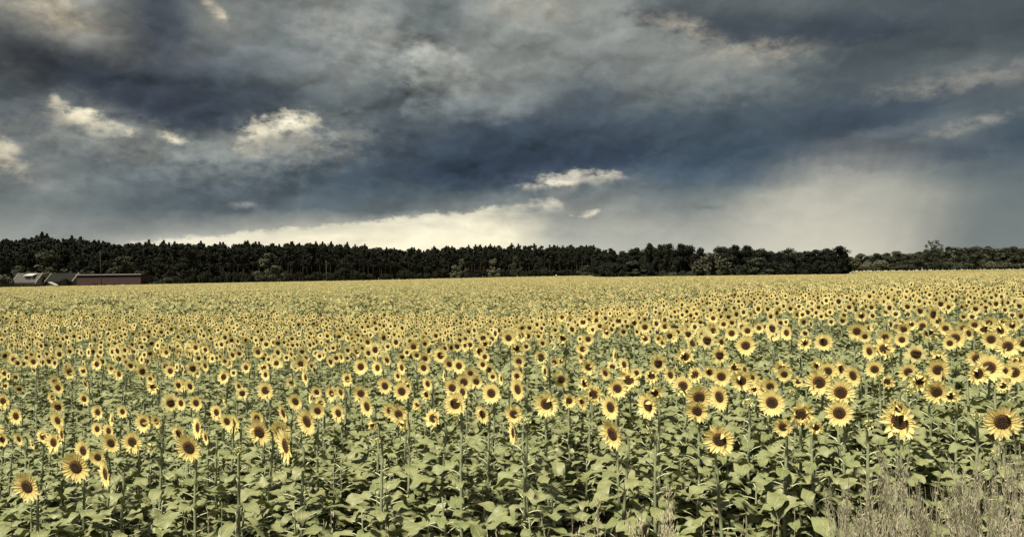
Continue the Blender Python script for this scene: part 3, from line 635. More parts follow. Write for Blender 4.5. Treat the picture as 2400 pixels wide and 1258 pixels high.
near_xy = []
for i, (px, py, hp, k, p, diam) in enumerate(plants):
    rg = random.Random(1000 + i)
    vx, vy = -p.x, -p.y; cam_rz = math.degrees(math.atan2(vx, -vy))     # rz that faces the camera
    if k == 'l': rz = cam_rz - rg.uniform(42, 56)
    elif k == 'e': rz = cam_rz - rg.uniform(66, 80)
    elif k == 'o': rz = .2 * cam_rz + .8 * -22 + rg.uniform(-8, 8)
    else: rz = -20 + rg.uniform(-25, 25)
    rz = R(rz)
    # the root stands so that the neck's end reaches the head
    off = Vector((math.sin(rz), -math.cos(rz))) * 0.075
    bx, by = p.x - off.x, p.y - off.y; z0 = gz(bx, by) - 0.02
    H = max(p.z - z0, 1.1); s = H / H0
    root = link('sunflower', None, None, (bx, by, z0)); root.empty_display_size = .2
    root.rotation_euler = (0, 0, rz)
    tag(root, labels[i], 'sunflower', GRP)
    v = rg.randrange(9)
    st = link('stem', STEMS[v], root); st.scale = (1.0, 1.0, s)
    fo = link('foliage', FOLS[v], root); fs_ = rg.uniform(.92, 1.12); fo.scale = (fs_, fs_, s)
    ff = HEADS[{'o': 'open', 'l': 'open', 'e': 'open', 'r': 'ragged', 'b': 'bud'}[k]]; hm = ff[rg.randrange(len(ff))]
    hd = link('flower_head', hm[0], root, (0, -0.055, H)); rr = diam / 2
    tilt = rg.uniform(2, 16) if k in 'ol' else rg.uniform(-5, 22)
    if k == 'b': tilt = rg.uniform(-35, 0)
    hd.rotation_euler = (R(90 + tilt), 0, 0); hd.scale = (rr, rr, rr)
    # the calyx stalk ends at -.33 behind the disc: put it on the neck's end
    hd.location = Vector((0, -0.055, H)) - Matrix.Rotation(R(90 + tilt), 3, 'X') @ Vector((0, 0, -.30 * rr))
    a = rg.uniform(0, 6.28)
    for nm, me_ in (('petals', hm[1]), ('seed_disc', hm[2])):
        o = link(nm, me_, hd); o.rotation_euler = (0, 0, a)
    near_xy.append((bx, by))

# ------------------------------------------------------------------ the rest of the field: uncountable, one object
def petal_ring(mb, rng, n, mi, r0=.36):
    for k in range(n):
        a = 2 * math.pi * (k + rng.uniform(-.25, .25)) / n; h = math.pi / n * 1.15; L = rng.uniform(.85, 1.06); z = rng.uniform(-.05, .12)
        mb.add([(r0 * math.cos(a - h), r0 * math.sin(a - h), 0), (L * .7 * math.cos(a - h), L * .7 * math.sin(a - h), z * .6), (L * math.cos(a), L * math.sin(a), z),
                (L * .7 * math.cos(a + h), L * .7 * math.sin(a + h), z * .6), (r0 * math.cos(a + h), r0 * math.sin(a + h), 0)], [(0, 1, 2, 3, 4)], mi, [(0, 0), (0, .7), (.5, 1), (1, .7), (1, 0)])
def xform(mb, start, M):
    for i in range(start, len(mb.v)): mb.v[i] = tuple(M @ Vector(mb.v[i]))
MATS = [M_LEAF, M_PETI, M_STEM, M_PETAL, M_DISC, M_CALYX]
def head_low(mb, rng, R_, loc, rz, tilt, kind='open', n=16, na=8):
    s0 = len(mb.v)
    if kind == 'bud':
        disc(mb, .6, 5, 2, na, .25); mb.add([(.55 * math.cos(t), .55 * math.sin(t), 0) for t in np.linspace(0, 6.28, 7)[:-1]] + [(0, 0, -.4)], [(i, 6, (i + 1) % 6) for i in range(6)], 5)
        R_ *= .6
    else:
        petal_ring(mb, rng, n, 3); disc(mb, .43, 4, 2 if na < 10 else 3, na, .1)
        if n > 12: petal_ring(mb, rng, n, 3, .5)
        mb.add([(.5 * math.cos(t), .5 * math.sin(t), -.06) for t in np.linspace(0, 6.28, 7)[:-1]] + [(0, 0, -.34)], [(i, 6, (i + 1) % 6) for i in range(6)], 5)
    xform(mb, s0, Matrix.Translation(loc) @ Matrix.Rotation(rz, 4, 'Z') @ Matrix.Rotation(R(90 + tilt), 4, 'X') @ Matrix.Scale(R_, 4))
protoc = bpy.data.collections.new('stuff_sources')
def proto(name, mb, mats=MATS):
    o = bpy.data.objects.new(name, mb.mesh(name, mats)); protoc.objects.link(o); return o
NA_, NB_, NC_ = 5, 8, 10
for v in range(NA_):
    rng = random.Random(300 + v); pts = stem_pts(rng); mb = MB()
    build_foliage(mb, pts, rng, 23, .48, 6, 5, 0, 1)
    mb.tube(pts[:-4], [.016, .015, .014, .013, .012, .011, .006, .004][:len(pts) - 4], 6, 2); proto('a%02d' % v, mb)
for v in range(NB_):
    rng = random.Random(330 + v); pts = stem_pts(rng); mb = MB()
    build_foliage(mb, pts, rng, 17, .35, 3, 3, 0, 1, True)
    mb.tube(pts, [.016, .015, .014, .013, .012, .011, .011, .010, .010, .010, .010, .012], 4, 2)
    head_low(mb, rng, rng.uniform(.095, .128), (0, -.07, H0), R([0, 12, -18, 30, -35, 5, -8, 0][v]), rng.uniform(0, 25), 'bud' if v == 7 else 'open', 10 if v in (2, 4) else 17, 12); proto('b%02d' % v, mb)
PW = 1.6
for v in range(NC_):
    rng = random.Random(360 + v); mb = MB()
    for gx in range(3):
        for gy in range(3):
            x = (gx - 1 + rng.uniform(-.42, .42)) * PW / 3; y = (gy - 1 + rng.uniform(-.42, .42)) * PW / 3
            hh = H0 + rng.uniform(-.16, .10)
            for q in range(6):
                h = rng.uniform(.9, 1.58) if q else 1.58; s0 = len(mb.v)
                leaf(mb, (x, y, h), rng.uniform(0, 6.28), .3, .26, rng.uniform(-.1, .4), 1.0, rng, 0, 2, 3)
            mb.tube([(x, y, .5), (x, y, hh - .03)], [.012, .010], 3, 2, False)
            if rng.random() < .84: head_low(mb, rng, rng.uniform(.082, .108), (x, y, hh), R(-20 + rng.uniform(-28, 28)), rng.uniform(-5, 25), 'bud' if rng.random() < .06 else 'open', 9, 7)
    proto('c%02d' % v, mb)

rs = np.random.RandomState(5)
PTS, ROT, SCL, IDX = [], [], [], []
def addp(x, y, rz, sx, sz, idx, lift=0.0):
    n = len(x)
    if not n: return
    PTS.append(np.stack([x, y, ground(x, y) - 0.02 + lift], -1)); ROT.append(np.stack([np.zeros(n), np.zeros(n), rz], -1))
    SCL.append(np.stack([sx, sx, sz], -1)); IDX.append(idx)
def scatter(y0, y1, dens, rowsp=0.0):
    A = np.arange(y0, y1, 1 / math.sqrt(dens)); out = []
    st = 1 / math.sqrt(dens); xm = .74 * y1 + 2
    X, Y = np.meshgrid(np.arange(-xm, xm, st), A)
    X = (X + rs.uniform(-.5, .5, X.shape) * st).ravel(); Y = (Y + rs.uniform(-.5, .5, Y.shape) * st).ravel()
    k = (np.abs(X) < .72 * Y + 1.5) & (Y > y0) & (Y < y1); return X[k], Y[k]
NXY = np.array(near_xy)
def dmin(x, y): return np.sqrt(((x[:, None] - NXY[None, :, 0]) ** 2 + (y[:, None] - NXY[None, :, 1]) ** 2).min(1))
# leafy plants standing under the near heads
x, y = scatter(5.5, 19, 3.6); k = dmin(x, y) > .20
front = y > 5.55 + .25 * np.sin(x * 1.3)
k &= front; x, y = x[k], y[k]; n = len(x)
far_ = np.clip((y - 12) / 6, 0, 1); keep = rs.rand(n) > far_ * .7; x, y = x[keep], y[keep]; n = len(x)
addp(x, y, rs.uniform(0, 6.28, n), rs.uniform(.88, 1.1, n), rs.uniform(.74, .90, n), rs.randint(0, NA_, n))
# flowering plants of the middle distance
x, y = scatter(8.5, 44, 4.9); k = (dmin(x, y) > .28)
pb = np.clip((y - 13.5) / 6.5, 0, 1) * .85; tcol = x / y
pb = np.where(tcol < -.05, np.clip((y - 12.5) / 6.0, 0, 1) * .85, pb)
pb = np.maximum(pb, .10)
k &= rs.rand(len(x)) < pb; x, y = x[k], y[k]; n = len(x)
idx = NA_ + rs.randint(0, NB_ - 1, n); bud = rs.rand(n) < np.where(x / y > .15, .16, .03); idx[bud] = NA_ + NB_ - 1
sc = rs.uniform(.85, 1.1, n)
addp(x, y, R(-20) + rs.normal(0, .38, n), sc, rs.normal(1.0, .06, n) + .04 * np.sin(x * .7 + 2 * np.sin(y * .4)), idx)
# the far field, in square-metre clumps
x, y = scatter(43, 402, 1 / (PW * PW)); k = y < edge(x, y) - 1; x, y = x[k], y[k]; n = len(x)
addp(x, y, rs.normal(0, .05, n), np.ones(n) * 1.05, rs.normal(1.0, .03, n), NA_ + NB_ + rs.randint(0, NC_, n))
PTS, ROT, SCL, IDX = map(np.concatenate, (PTS, ROT, SCL, IDX))
print('stuff points', len(PTS))

def stuff_object(name, pts, rot, scl, idx, coll, label, cat):
    me = bpy.data.meshes.new(name); me.vertices.add(len(pts)); me.vertices.foreach_set('co', pts.astype(np.float32).ravel())
    for nm, tp, arr, key in (('rot', 'FLOAT_VECTOR', rot, 'vector'), ('scl', 'FLOAT_VECTOR', scl, 'vector'), ('pick', 'INT', idx, 'value')):
        a = me.attributes.new(nm, tp, 'POINT'); a.data.foreach_set(key, np.ascontiguousarray(arr, dtype=np.int32 if tp == 'INT' else np.float32).ravel())
    o = tag(link(name, me), label, cat, kind='stuff')
    gt = bpy.data.node_groups.new(name, 'GeometryNodeTree')
    gt.interface.new_socket('Geometry', in_out='INPUT', socket_type='NodeSocketGeometry'); gt.interface.new_socket('Geometry', in_out='OUTPUT', socket_type='NodeSocketGeometry')
    gi = gt.nodes.new('NodeGroupInput'); go = gt.nodes.new('NodeGroupOutput')
    ci = gt.nodes.new('GeometryNodeCollectionInfo'); ci.inputs['Collection'].default_value = coll
    ci.inputs['Separate Children'].default_value = True; ci.inputs['Reset Children'].default_value = True
    ip = gt.nodes.new('GeometryNodeInstanceOnPoints'); ip.inputs['Pick Instance'].default_value = True
    def na(nm, tp):
        q = gt.nodes.new('GeometryNodeInputNamedAttribute'); q.data_type = tp; q.inputs['Name'].default_value = nm; return q.outputs['Attribute']
    L = gt.links.new
    L(gi.outputs[0], ip.inputs['Points']); L(ci.outputs[0], ip.inputs['Instance']); L(na('pick', 'INT'), ip.inputs['Instance Index'])
    er = gt.nodes.new('FunctionNodeEulerToRotation'); L(na('rot', 'FLOAT_VECTOR'), er.inputs[0]); L(er.outputs[0], ip.inputs['Rotation'])
    L(na('scl', 'FLOAT_VECTOR'), ip.inputs['Scale']); L(ip.outputs[0], go.inputs[0])
    md = o.modifiers.new('scatter', 'NODES'); md.node_group = gt
    return o
stuff_object('sunflower_field', PTS, ROT, SCL, IDX, protoc, 'yellow sunflower crop filling the field behind the nearest rows', 'sunflower field')

# ------------------------------------------------------------------ trees
def clump_leaves(mb, rng, c, r, n, sz, mi=0, flat=1.0):
    """n small leaf faces near the surface of an uneven ball"""
    c = Vector(c)
    for _ in range(n):
        d = Vector((rng.gauss(0, 1), rng.gauss(0, 1), rng.gauss(0, 1))).normalized()
        q = rng.random() ** .35 * rng.uniform(.8, 1.12)
        p = c + Vector((d.x * r * q, d.y * r * q, d.z * r * q * flat))
        nrm = (d + Vector((rng.gauss(0, .55), rng.gauss(0, .55), rng.gauss(0, .55)))).normalized()
        a = nrm.orthogonal().normalized(); b = nrm.cross(a); t = rng.uniform(0, 6.28)
        a, b = a * math.cos(t) + b * math.sin(t), b * math.cos(t) - a * math.sin(t)
        s_ = sz * rng.uniform(.6, 1.3); e = s_ * rng.uniform(.45, .8)
        mb.add([p - a * s_, p - b * e, p + a * s_, p + b * e], [(0, 1, 2, 3)], mi)
def limbs(mb, rng, base, tips, r0, mi=0):
    for t in tips:
        base_ = base + Vector((0, 0, rng.uniform(-.5, .3)))
        m = base_.lerp(t, .5) + Vector((0, 0, (t - base_).length * .08))
        mb.tube([base_, m, t], [r0, r0 * .6, r0 * .2], 5, mi, False)
def tree_meshes(kind, seed, H):
    rng = random.Random(seed); tk, cr = MB(), MB(); L = .30
    if kind == 'pine':
        lean = rng.uniform(-.4, .4); top = Vector((lean, 0, H * .93)); r = H * .011 + .07
        tk.tube([(0, 0, -.5), (lean * .2, 0, H * .3), (lean * .5, 0, H * .6), top], [r * 1.2, r, r * .8, r * .3], 6)
        cl = []
        n = rng.randint(9, 13); sp = rng.uniform(.13, .18)
        for i in range(n):
            t = i / (n - 1); z = H * (.52 + .44 * t); rad = H * sp * (1.15 - .85 * t) * rng.uniform(.4, 1)
            a = rng.uniform(0, 6.28); cl.append((Vector((lean * z / H + rad * math.cos(a), rad * math.sin(a), z)), H * rng.uniform(.05, .085)))
        cl.append((top + Vector((0, 0, H * .02)), H * .05)); cl.append((top + Vector((0, 0, H * .055)), H * .022))
        if seed % 2: cl.append((top + Vector((0, 0, H * .09)), H * .02)); cl.append((top + Vector((0, 0, H * .12)), H * .012))
        for c, q in cl: clump_leaves(cr, rng, c, q, 95, L, 0, .7)
        limbs(tk, rng, Vector((lean * .6, 0, H * .6)), [c for c, _ in cl[:9]], r * .4)
    elif kind == 'spruce':
        tk.tube([(0, 0, -.5), (0, 0, H * .98)], [.22, .04], 6)
        n = 17
        for i in range(n):
            t = i / (n - 1); z = H * (.12 + .86 * t); rad = H * .19 * (1 - t) ** .8 + .25
            for k in range(max(2, int(6 * (1 - t)) + 1)):
                a = rng.uniform(0, 6.28); q = rad * rng.uniform(.35, .9)
                clump_leaves(cr, rng, (q * math.cos(a), q * math.sin(a), z + rng.uniform(-.3, .3)), rad * .42 + .2, 24, L, 0, .6)
    elif kind in ('broad', 'grey', 'pale'):
        wd = rng.uniform(.26, .36); r = H * .02 + .08
        tk.tube([(0, 0, -.5), (.1, 0, H * .2), (0, .1, H * .45)], [r * 1.3, r, r * .8], 7)
        cl = []
        for i in range(26):
            a = rng.uniform(0, 6.28); z = rng.uniform(.12, .96); prof = math.sin(math.pi * min(1, (z + .12) / 1.12) ** .8) ** .7
            q = H * wd * prof * rng.uniform(.35, .95)
            cl.append((Vector((q * math.cos(a), q * math.sin(a), z * H)), H * rng.uniform(.07, .13)))
        for c, q in cl: clump_leaves(cr, rng, c, q, 105, L, 0, .8)
        limbs(tk, rng, Vector((0, 0, H * .32)), [c for c, _ in cl[:14]], r * .45)
    elif kind == 'willow':       # cascading pale crown
        r = .3; tk.tube([(0, 0, -.5), (.1, 0, H * .5)], [r, r * .6], 7)
        for i in range(34):
            a = rng.uniform(0, 6.28); q = H * .42 * rng.uniform(.2, 1); z = H * (.95 - .45 * (q / (H * .42)) ** 2)
            for k in range(6):
                zz = z - k * H * .085
                if zz > .3: clump_leaves(cr, rng, (q * math.cos(a) * (1 + .03 * k), q * math.sin(a), zz), H * .05, 20, L * .9, 0, 1.4)
        limbs(tk, rng, Vector((0, 0, H * .4)), [Vector((H * .2, 0, H * .8)), Vector((-H * .22, 0, H * .75)), Vector((0, H * .2, H * .85))], .14)
    elif kind == 'sparse':       # tall tree with bare-looking upswept top
        r = .3; tips = []
        tk.tube([(0, 0, -.5), (0, 0, H * .5), (.2, 0, H * .85)], [r, r * .7, r * .2], 7)
        for i in range(60):
            a = rng.uniform(0, 6.28); z = rng.uniform(.1, .98); q = H * .36 * math.sin(math.pi * min(1, z * .8 + .14)) * rng.uniform(.3, 1)
            t = Vector((q * math.cos(a), q * math.sin(a), z * H)); tips.append(t)
            clump_leaves(cr, rng, t, H * .045, 42 if z < .75 else 22, L * .85, 0, 1.3)
        for t in tips[:34]:
            b = Vector((t.x * .1, t.y * .1, t.z * .62)); tk.tube([b, b.lerp(t, .6), t + (t - b).normalized() * .3], [.09, .05, .015], 4, 0, False)
    else:                        # bush
        for i in range(16):
            a = rng.uniform(0, 6.28); q = H * .55 * rng.random() ** .5
            clump_leaves(cr, rng, (q * math.cos(a), q * math.sin(a), H * rng.uniform(.3, .78) * (1 - .3 * q / H)), H * .25, 110, L * .8, 0, .85)
        tk.tube([(0, 0, -.3), (.05, 0, H * .5)], [.09, .04], 5); limbs(tk, rng, Vector((0, 0, H * .2)), [Vector((H * .3, 0, H * .6)), Vector((-H * .3, .1, H * .6)), Vector((0, -.2, H * .7))], .05)
    return tk, cr
TREES = {}
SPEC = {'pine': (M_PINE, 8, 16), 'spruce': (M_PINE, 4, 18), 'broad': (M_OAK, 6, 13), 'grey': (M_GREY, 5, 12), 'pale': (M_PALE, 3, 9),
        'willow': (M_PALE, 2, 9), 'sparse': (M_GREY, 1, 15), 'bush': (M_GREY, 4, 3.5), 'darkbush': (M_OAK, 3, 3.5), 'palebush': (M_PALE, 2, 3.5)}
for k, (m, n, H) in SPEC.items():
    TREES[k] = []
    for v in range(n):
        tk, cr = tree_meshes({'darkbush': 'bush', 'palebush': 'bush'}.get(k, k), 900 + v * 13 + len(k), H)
        TREES[k].append((tk.mesh('trunk', [M_BARK]), cr.mesh('crown', [m], False), H, (tk, cr)))
NMT = {'pine': 'pine_tree', 'spruce': 'spruce_tree', 'broad': 'broadleaf_tree', 'grey': 'broadleaf_tree', 'pale': 'broadleaf_tree', 'willow': 'willow_tree', 'sparse': 'broadleaf_tree',
       'bush': 'bush', 'darkbush': 'bush', 'palebush': 'bush'}
rT = random.Random(77)
def horizon(px): return 657 - px * 28 / 2400
def plant_tree(kind, px, top, y, label, group=None, width=None, sink=0.0):
    """a tree whose foot stands on the ground at distance y and whose top reaches the photograph's row"""
    d = ray(px, top); x = d.x * y; z0 = gz(x, y) - sink; Hn = CAMZ + d.z * y - z0
    tk, cr, H, _ = rT.choice(TREES[kind]); s = Hn / H
    root = link(NMT[kind], None, None, (x, y, z0)); root.rotation_euler = (0, 0, rT.uniform(0, 6.28))
    sx = s if width is None else (width * y / F) / (H * (.60 if kind not in ('bush', 'darkbush', 'palebush') else 1.3))
    root.scale = (sx, sx, s)
    tag(root, label, 'bush' if 'bush' in kind else 'tree', group)
    link('trunk', tk, root); link('crown', cr, root)
    return root
TOPS = [(-200, 560), (0, 562), (60, 558), (110, 552), (150, 560), (230, 566), (260, 571), (400, 572), (500, 574), (620, 572), (700, 571), (770, 571), (850, 578), (1000, 584), (1060, 578), (1200, 577), (1300, 577), (1360, 576), (1420, 582)]
FDY = [(-200, 352), (0, 355), (400, 345), (700, 362), (1000, 405), (1420, 430)]
def ip(tab, q): return float(np.interp(q, [a for a, _ in tab], [b for _, b in tab]))
GW = 'pines and spruces along the edge of the long dark wood'
px = -60; cnt_ = {}; pine_seg = {}; pine_obj = []
while px < 1402:
    left = px < 250
    kind = ('spruce' if rT.random() < .45 else 'broad') if left else ('pine' if rT.random() < .86 else 'broad')
    y = ip(FDY, px) + rT.uniform(0, 14)
    lab = {'spruce': 'dark pointed spruce in the wood behind the houses at the left', 'broad': 'dark rounded tree in the front of the long wood',
           'pine': 'tall dark pine with bare trunk in the edge of the long wood'}[kind]
    tp = ip(TOPS, px) + (rT.uniform(0, 16) if kind != 'broad' else rT.uniform(14, 34))
    cnt_[kind] = cnt_.get(kind, 0) + 1
    if kind == 'pine':
        seg = 'left of the field pole' if px < 766 else 'right of the field pole' if px < 1064 else 'right of the small pale tree'
        pine_seg.setdefault(seg, []).append(px); lab = seg
    if kind != 'pine': lab = lab.replace(' in the ', f', {ordw(cnt_[kind])} from the left, in the ', 1)
    ob_ = plant_tree(kind, px, tp, y, lab, {'spruce': 'spruces behind the houses', 'broad': 'rounded trees in the front of the wood', 'pine': 'pines along the edge of the wood'}[kind])
    if kind == 'pine': pine_obj.append((px, lab, ob_))
    px += rT.uniform(9, 14)
for sg in pine_seg:
    lst = sorted([q for q in pine_obj if q[1] == sg], key=lambda q: q[0], reverse=sg.startswith('left'))
    for n, q in enumerate(lst): q[2]['label'] = f'tall dark pine in the wood edge, {ordw(n + 1)} {sg}'
for k in range(46):
    px = 430 + k * 21 + rT.uniform(-8, 8); y = ip(FDY, px) - 4
    plant_tree('darkbush', px, horizon(px) + 1 - rT.uniform(8, 22), y, f'low dark bush, {ordw(k + 1)} from the left along the foot of the pines', 'bushes at the foot of the pines', rT.uniform(18, 34))
# notable trees of the wood
for (kind, px, tp, w_, y, lab) in [
    ('grey', 45, 622, 40, 345, 'small pale green tree behind the white-gabled house\'s neighbour'),
    ('grey', 290, 600, 70, 338, 'wide grey-green tree behind the brick barn'), ('grey', 105, 590, 80, 345, 'big rounded tree above the grey-roofed houses'),
    ('broad', 420, 598, 60, 332, 'bulging dark tree right of the brick barn'), ('grey', 630, 592, 62, 336, 'big sloping dark-green tree left of the field pole'),
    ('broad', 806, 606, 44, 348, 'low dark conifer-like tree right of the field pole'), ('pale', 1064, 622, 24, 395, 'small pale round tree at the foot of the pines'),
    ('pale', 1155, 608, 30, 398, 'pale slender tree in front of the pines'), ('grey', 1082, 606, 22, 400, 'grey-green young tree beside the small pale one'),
    ('grey', 1208, 600, 24, 402, 'grey-green tree in the pines, right of the pale slender one'), ('grey', 1375, 622, 36, 405, 'low rounded grey tree just left of the near copse')]:
    plant_tree(kind, px, tp, y, lab, None, w_)
# the nearer copse at the right
rT.seed(3)
CP = [(1408, 594, 34), (1432, 586, 40), (1458, 590, 36), (1488, 578, 44), (1520, 571, 34), (1545, 574, 30), (1568, 571, 36), (1595, 572, 44), (1622, 577, 38), (1645, 582, 34),
      (1690, 573, 54), (1722, 575, 46), (1750, 576, 50), (1778, 576, 44), (1800, 584, 30), (1826, 592, 30), (1856, 577, 52), (1880, 586, 36), (1905, 583, 50), (1936, 584, 44), (1968, 577, 46), (1980, 588, 26)]
for n, (px, tp, w_) in enumerate(CP):
    nm = {0: 'dark tree at the left end of the copse', 21: 'dark tree at the right end of the copse, trunk showing beside the stubble', 4: 'tallest narrow dark tree in the left part of the copse',
          10: 'massive black-green tree behind the pale willow', 15: 'lowest dark tree in the gap of the copse', 16: 'domed dark tree just right of the copse\'s gap',
          20: 'two-humped dark tree near the copse\'s right end'}.get(n)
    plant_tree('broad', px, tp, 338 + rT.uniform(0, 8), nm or f'dense black-green tree, {ordw(n + 1)} from the left along the copse\'s top line', None if nm else 'dense dark trees of the copse', w_ * 1.25)
for n, (px, tp, w_) in enumerate([(1421, 604, 40), (1470, 608, 56), (1510, 600, 40), (1740, 612, 50), (1790, 606, 46), (1840, 610, 50), (1890, 612, 46), (1945, 608, 50)]):
    plant_tree('darkbush', px, tp, 333 + rT.uniform(0, 3), f'low dark undergrowth bush, {ordw(n + 1)} from the left along the copse\'s foot', 'undergrowth bushes of the copse', w_)
plant_tree('willow', 1668, 592, 334, 'pale drooping willow in the copse, hanging over its foot', None, 62)
plant_tree('grey', 1775, 604, 333, 'grey-green rounded tree right of the willow in the copse', None, 60)
plant_tree('grey', 1480, 612, 333, 'grey-green low round tree in the left of the copse', None, 56)
for n, px in enumerate((1552, 1574, 1598, 1618)):
    plant_tree('bush', px, 631 + rT.uniform(-1, 2), 331, f'low grey-green hedge bush, {ordw(n + 1)} from the left of the four beside the willow', 'hedge bushes left of the willow', 26)
# far trees at the right
for (kind, px, tp, w_, y, lab) in [
    ('grey', 2020, 594, 42, 560, 'leftmost rounded grey-green tree beyond the stubble'), ('grey', 2052, 593, 46, 565, 'broad grey-green tree second in the far line'),
    ('grey', 2082, 592, 44, 565, 'third grey-green tree in the far line'), ('grey', 2101, 590, 42, 570, 'taller grey-green tree left of the spiky one'),
    ('grey', 2126, 595, 36, 560, 'small round dark tree left of the spiky one'), ('grey', 2156, 593, 44, 560, 'bushy tree touching the spiky one\'s left side'),
    ('sparse', 2188, 563, 62, 540, 'tallest spiky upswept tree rising from the far line'), ('grey', 2216, 588, 44, 560, 'tree touching the spiky one\'s right side'),
    ('grey', 2241, 579, 48, 560, 'domed tree right of the spiky one'), ('grey', 2285, 577, 54, 545, 'square-crowned dark tree standing forward at the right'),
    ('grey', 2318, 581, 44, 565, 'tree behind the pale gap at the right'), ('grey', 2345, 583, 44, 565, 'tree left of the last tall one in the far line'),
    ('grey', 2382, 576, 56, 560, 'tall rounded tree near the right edge'), ('grey', 2425, 578, 56, 560, 'tree cut by the right edge'),
    ('pale', 2002, 604, 32, 545, 'pale bushy tree beside the copse\'s end'), ('palebush', 2033, 610, 28, 530, 'pale yellowish bush, left one of the pale pair'),
    ('palebush', 2067, 606, 34, 530, 'pale yellowish bush, right one of the pale pair'), ('bush', 2048, 620, 26, 525, 'low grey bush between the pale pair'),
    ('bush', 2115, 617, 50, 525, 'wide low grey-green bush left of the dark round ones'), ('darkbush', 2201, 613, 34, 505, 'left one of two dark round bushes under the spiky tree'),
    ('bush', 2234, 608, 42, 510, 'right one of two dark round bushes under the spiky tree'), ('palebush', 2322, 610, 26, 530, 'pale bush in the gap at the right'),
    ('bush', 2358, 611, 52, 525, 'wide grey-green bush under the last tall trees'), ('bush', 2400, 613, 44, 520, 'grey bush at the right edge')]:
    plant_tree(kind, px, tp, y, lab, None, w_)
# depth of the wood, one uncountable mass behind the front trees
woodc = bpy.data.collections.new('wood_sources'); order = []
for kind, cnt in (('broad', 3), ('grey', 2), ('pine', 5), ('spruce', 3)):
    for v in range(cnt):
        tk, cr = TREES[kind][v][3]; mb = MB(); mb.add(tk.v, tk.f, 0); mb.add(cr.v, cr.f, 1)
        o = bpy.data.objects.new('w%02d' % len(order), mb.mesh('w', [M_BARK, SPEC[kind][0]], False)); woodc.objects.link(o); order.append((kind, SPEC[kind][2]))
P_, R_, S_, I_ = [], [], [], []
rw = random.Random(12)
def wood(px, y, tp, kinds):
    d = ray(px, tp); x = d.x * y; z0 = gz(x, y) - .2; Hn = CAMZ + d.z * y - z0
    i = rw.choice([q for q, (k, _) in enumerate(order) if k in kinds]); s = Hn / order[i][1]
    P_.append((x, y, z0)); R_.append((0, 0, rw.uniform(0, 6.28))); S_.append((s * 1.15, s * 1.15, s)); I_.append(i)
for row in range(7):
    px = -160
    while px < 1440:
        wood(px, ip(FDY, px) + 18 + row * 9 + rw.uniform(-3, 3), ip(TOPS, px) - 4 + 19 * rw.random() ** .6, ('spruce', 'pine') if px < 300 else ('pine',)); px += rw.uniform(10, 16)
for row in range(5):
    px = -160
    while px < 1440: wood(px, ip(FDY, px) + 40 + row * 12, ip(TOPS, px) + rw.uniform(24, 40), ('broad',)); px += rw.uniform(9, 13)
for row in range(4):
    for (a, b, c) in CP: wood(a + rw.uniform(-14, 8), 352 + row * 7, b + rw.uniform(4, 12), ('broad',))
for row in range(3):
    px = 1995
    while px < 2700: wood(px, 585 + row * 12, 598 + rw.uniform(-6, 4) - max(0, min(14, (px - 2080) / 9)), ('grey', 'broad')); px += rw.uniform(15, 22)
A_ = lambda q: np.array(q, float)
stuff_object('distant_wood', A_(P_), A_(R_), A_(S_), np.array(I_), woodc, 'dark mass of trees filling the wood behind its front row', 'wood')

# ------------------------------------------------------------------ houses, barn, poles at the left
M_ROOFG = mat_plain('pale_grey_roof', (0.045, 0.041, 0.037), 0.9, .12, .8, .1)
M_ROOFD = mat_plain('dark_roof', (0.012, 0.012, 0.011), 0.95, .15, .8, .02)
M_WALLC = mat_plain('cream_render', (0.10, 0.095, 0.08), 0.9, .08, .5)
M_WALLG = mat_plain('dim_grey_render', (0.03, 0.031, 0.027), 0.9, .1, .5)
M_WHITE = mat_plain('white_paint', (0.24, 0.23, 0.195), 0.8, .05, .5)
M_GLASS = mat_plain('dark_glass', (0.02, 0.022, 0.025), 0.2, .1, 1, .5)
M_TRIM = mat_plain('pale_trim', (0.14, 0.125, 0.11), 0.8, .1, .5)
def brickmat():
    m = mat_plain('red_brown_brick', (0.026, 0.0125, 0.011), 0.9, .12, .4)
    t = NT(m.node_tree); p = next(n for n in t.n if n.type == 'BSDF_PRINCIPLED'); src = p.inputs['Base Color'].links[0].from_socket
    b = t.new('ShaderNodeTexBrick'); b.inputs['Scale'].default_value = 3.0; b.inputs['Mortar Size'].default_value = .03
    b.inputs['Color1'].default_value = (1, 1, 1, 1); b.inputs['Color2'].default_value = (.75, .75, .75, 1); b.inputs['Mortar'].default_value = (1.25, 1.25, 1.2, 1)
    co = t.new('ShaderNodeTexCoord').outputs['Object']; x, y, z = t.sep(co); t.l.new(t.xyz(x, z, 0.0), b.inputs['Vector'])
    t.l.new(t.mix(1.0, src, b.outputs['Color'], 'MULTIPLY'), p.inputs['Base Color']); return m
M_BRICK = brickmat()
def empty(name, loc, label, cat, group=None, rz=0):
    o = link(name, None, None, loc); o.rotation_euler = (0, 0, rz); return tag(o, label, cat, group)
def part(root, name, fn, mats, smooth=False):
    mb = MB(); fn(mb); return link(name, mb.mesh(name, mats, smooth), root)
K = 300 / F
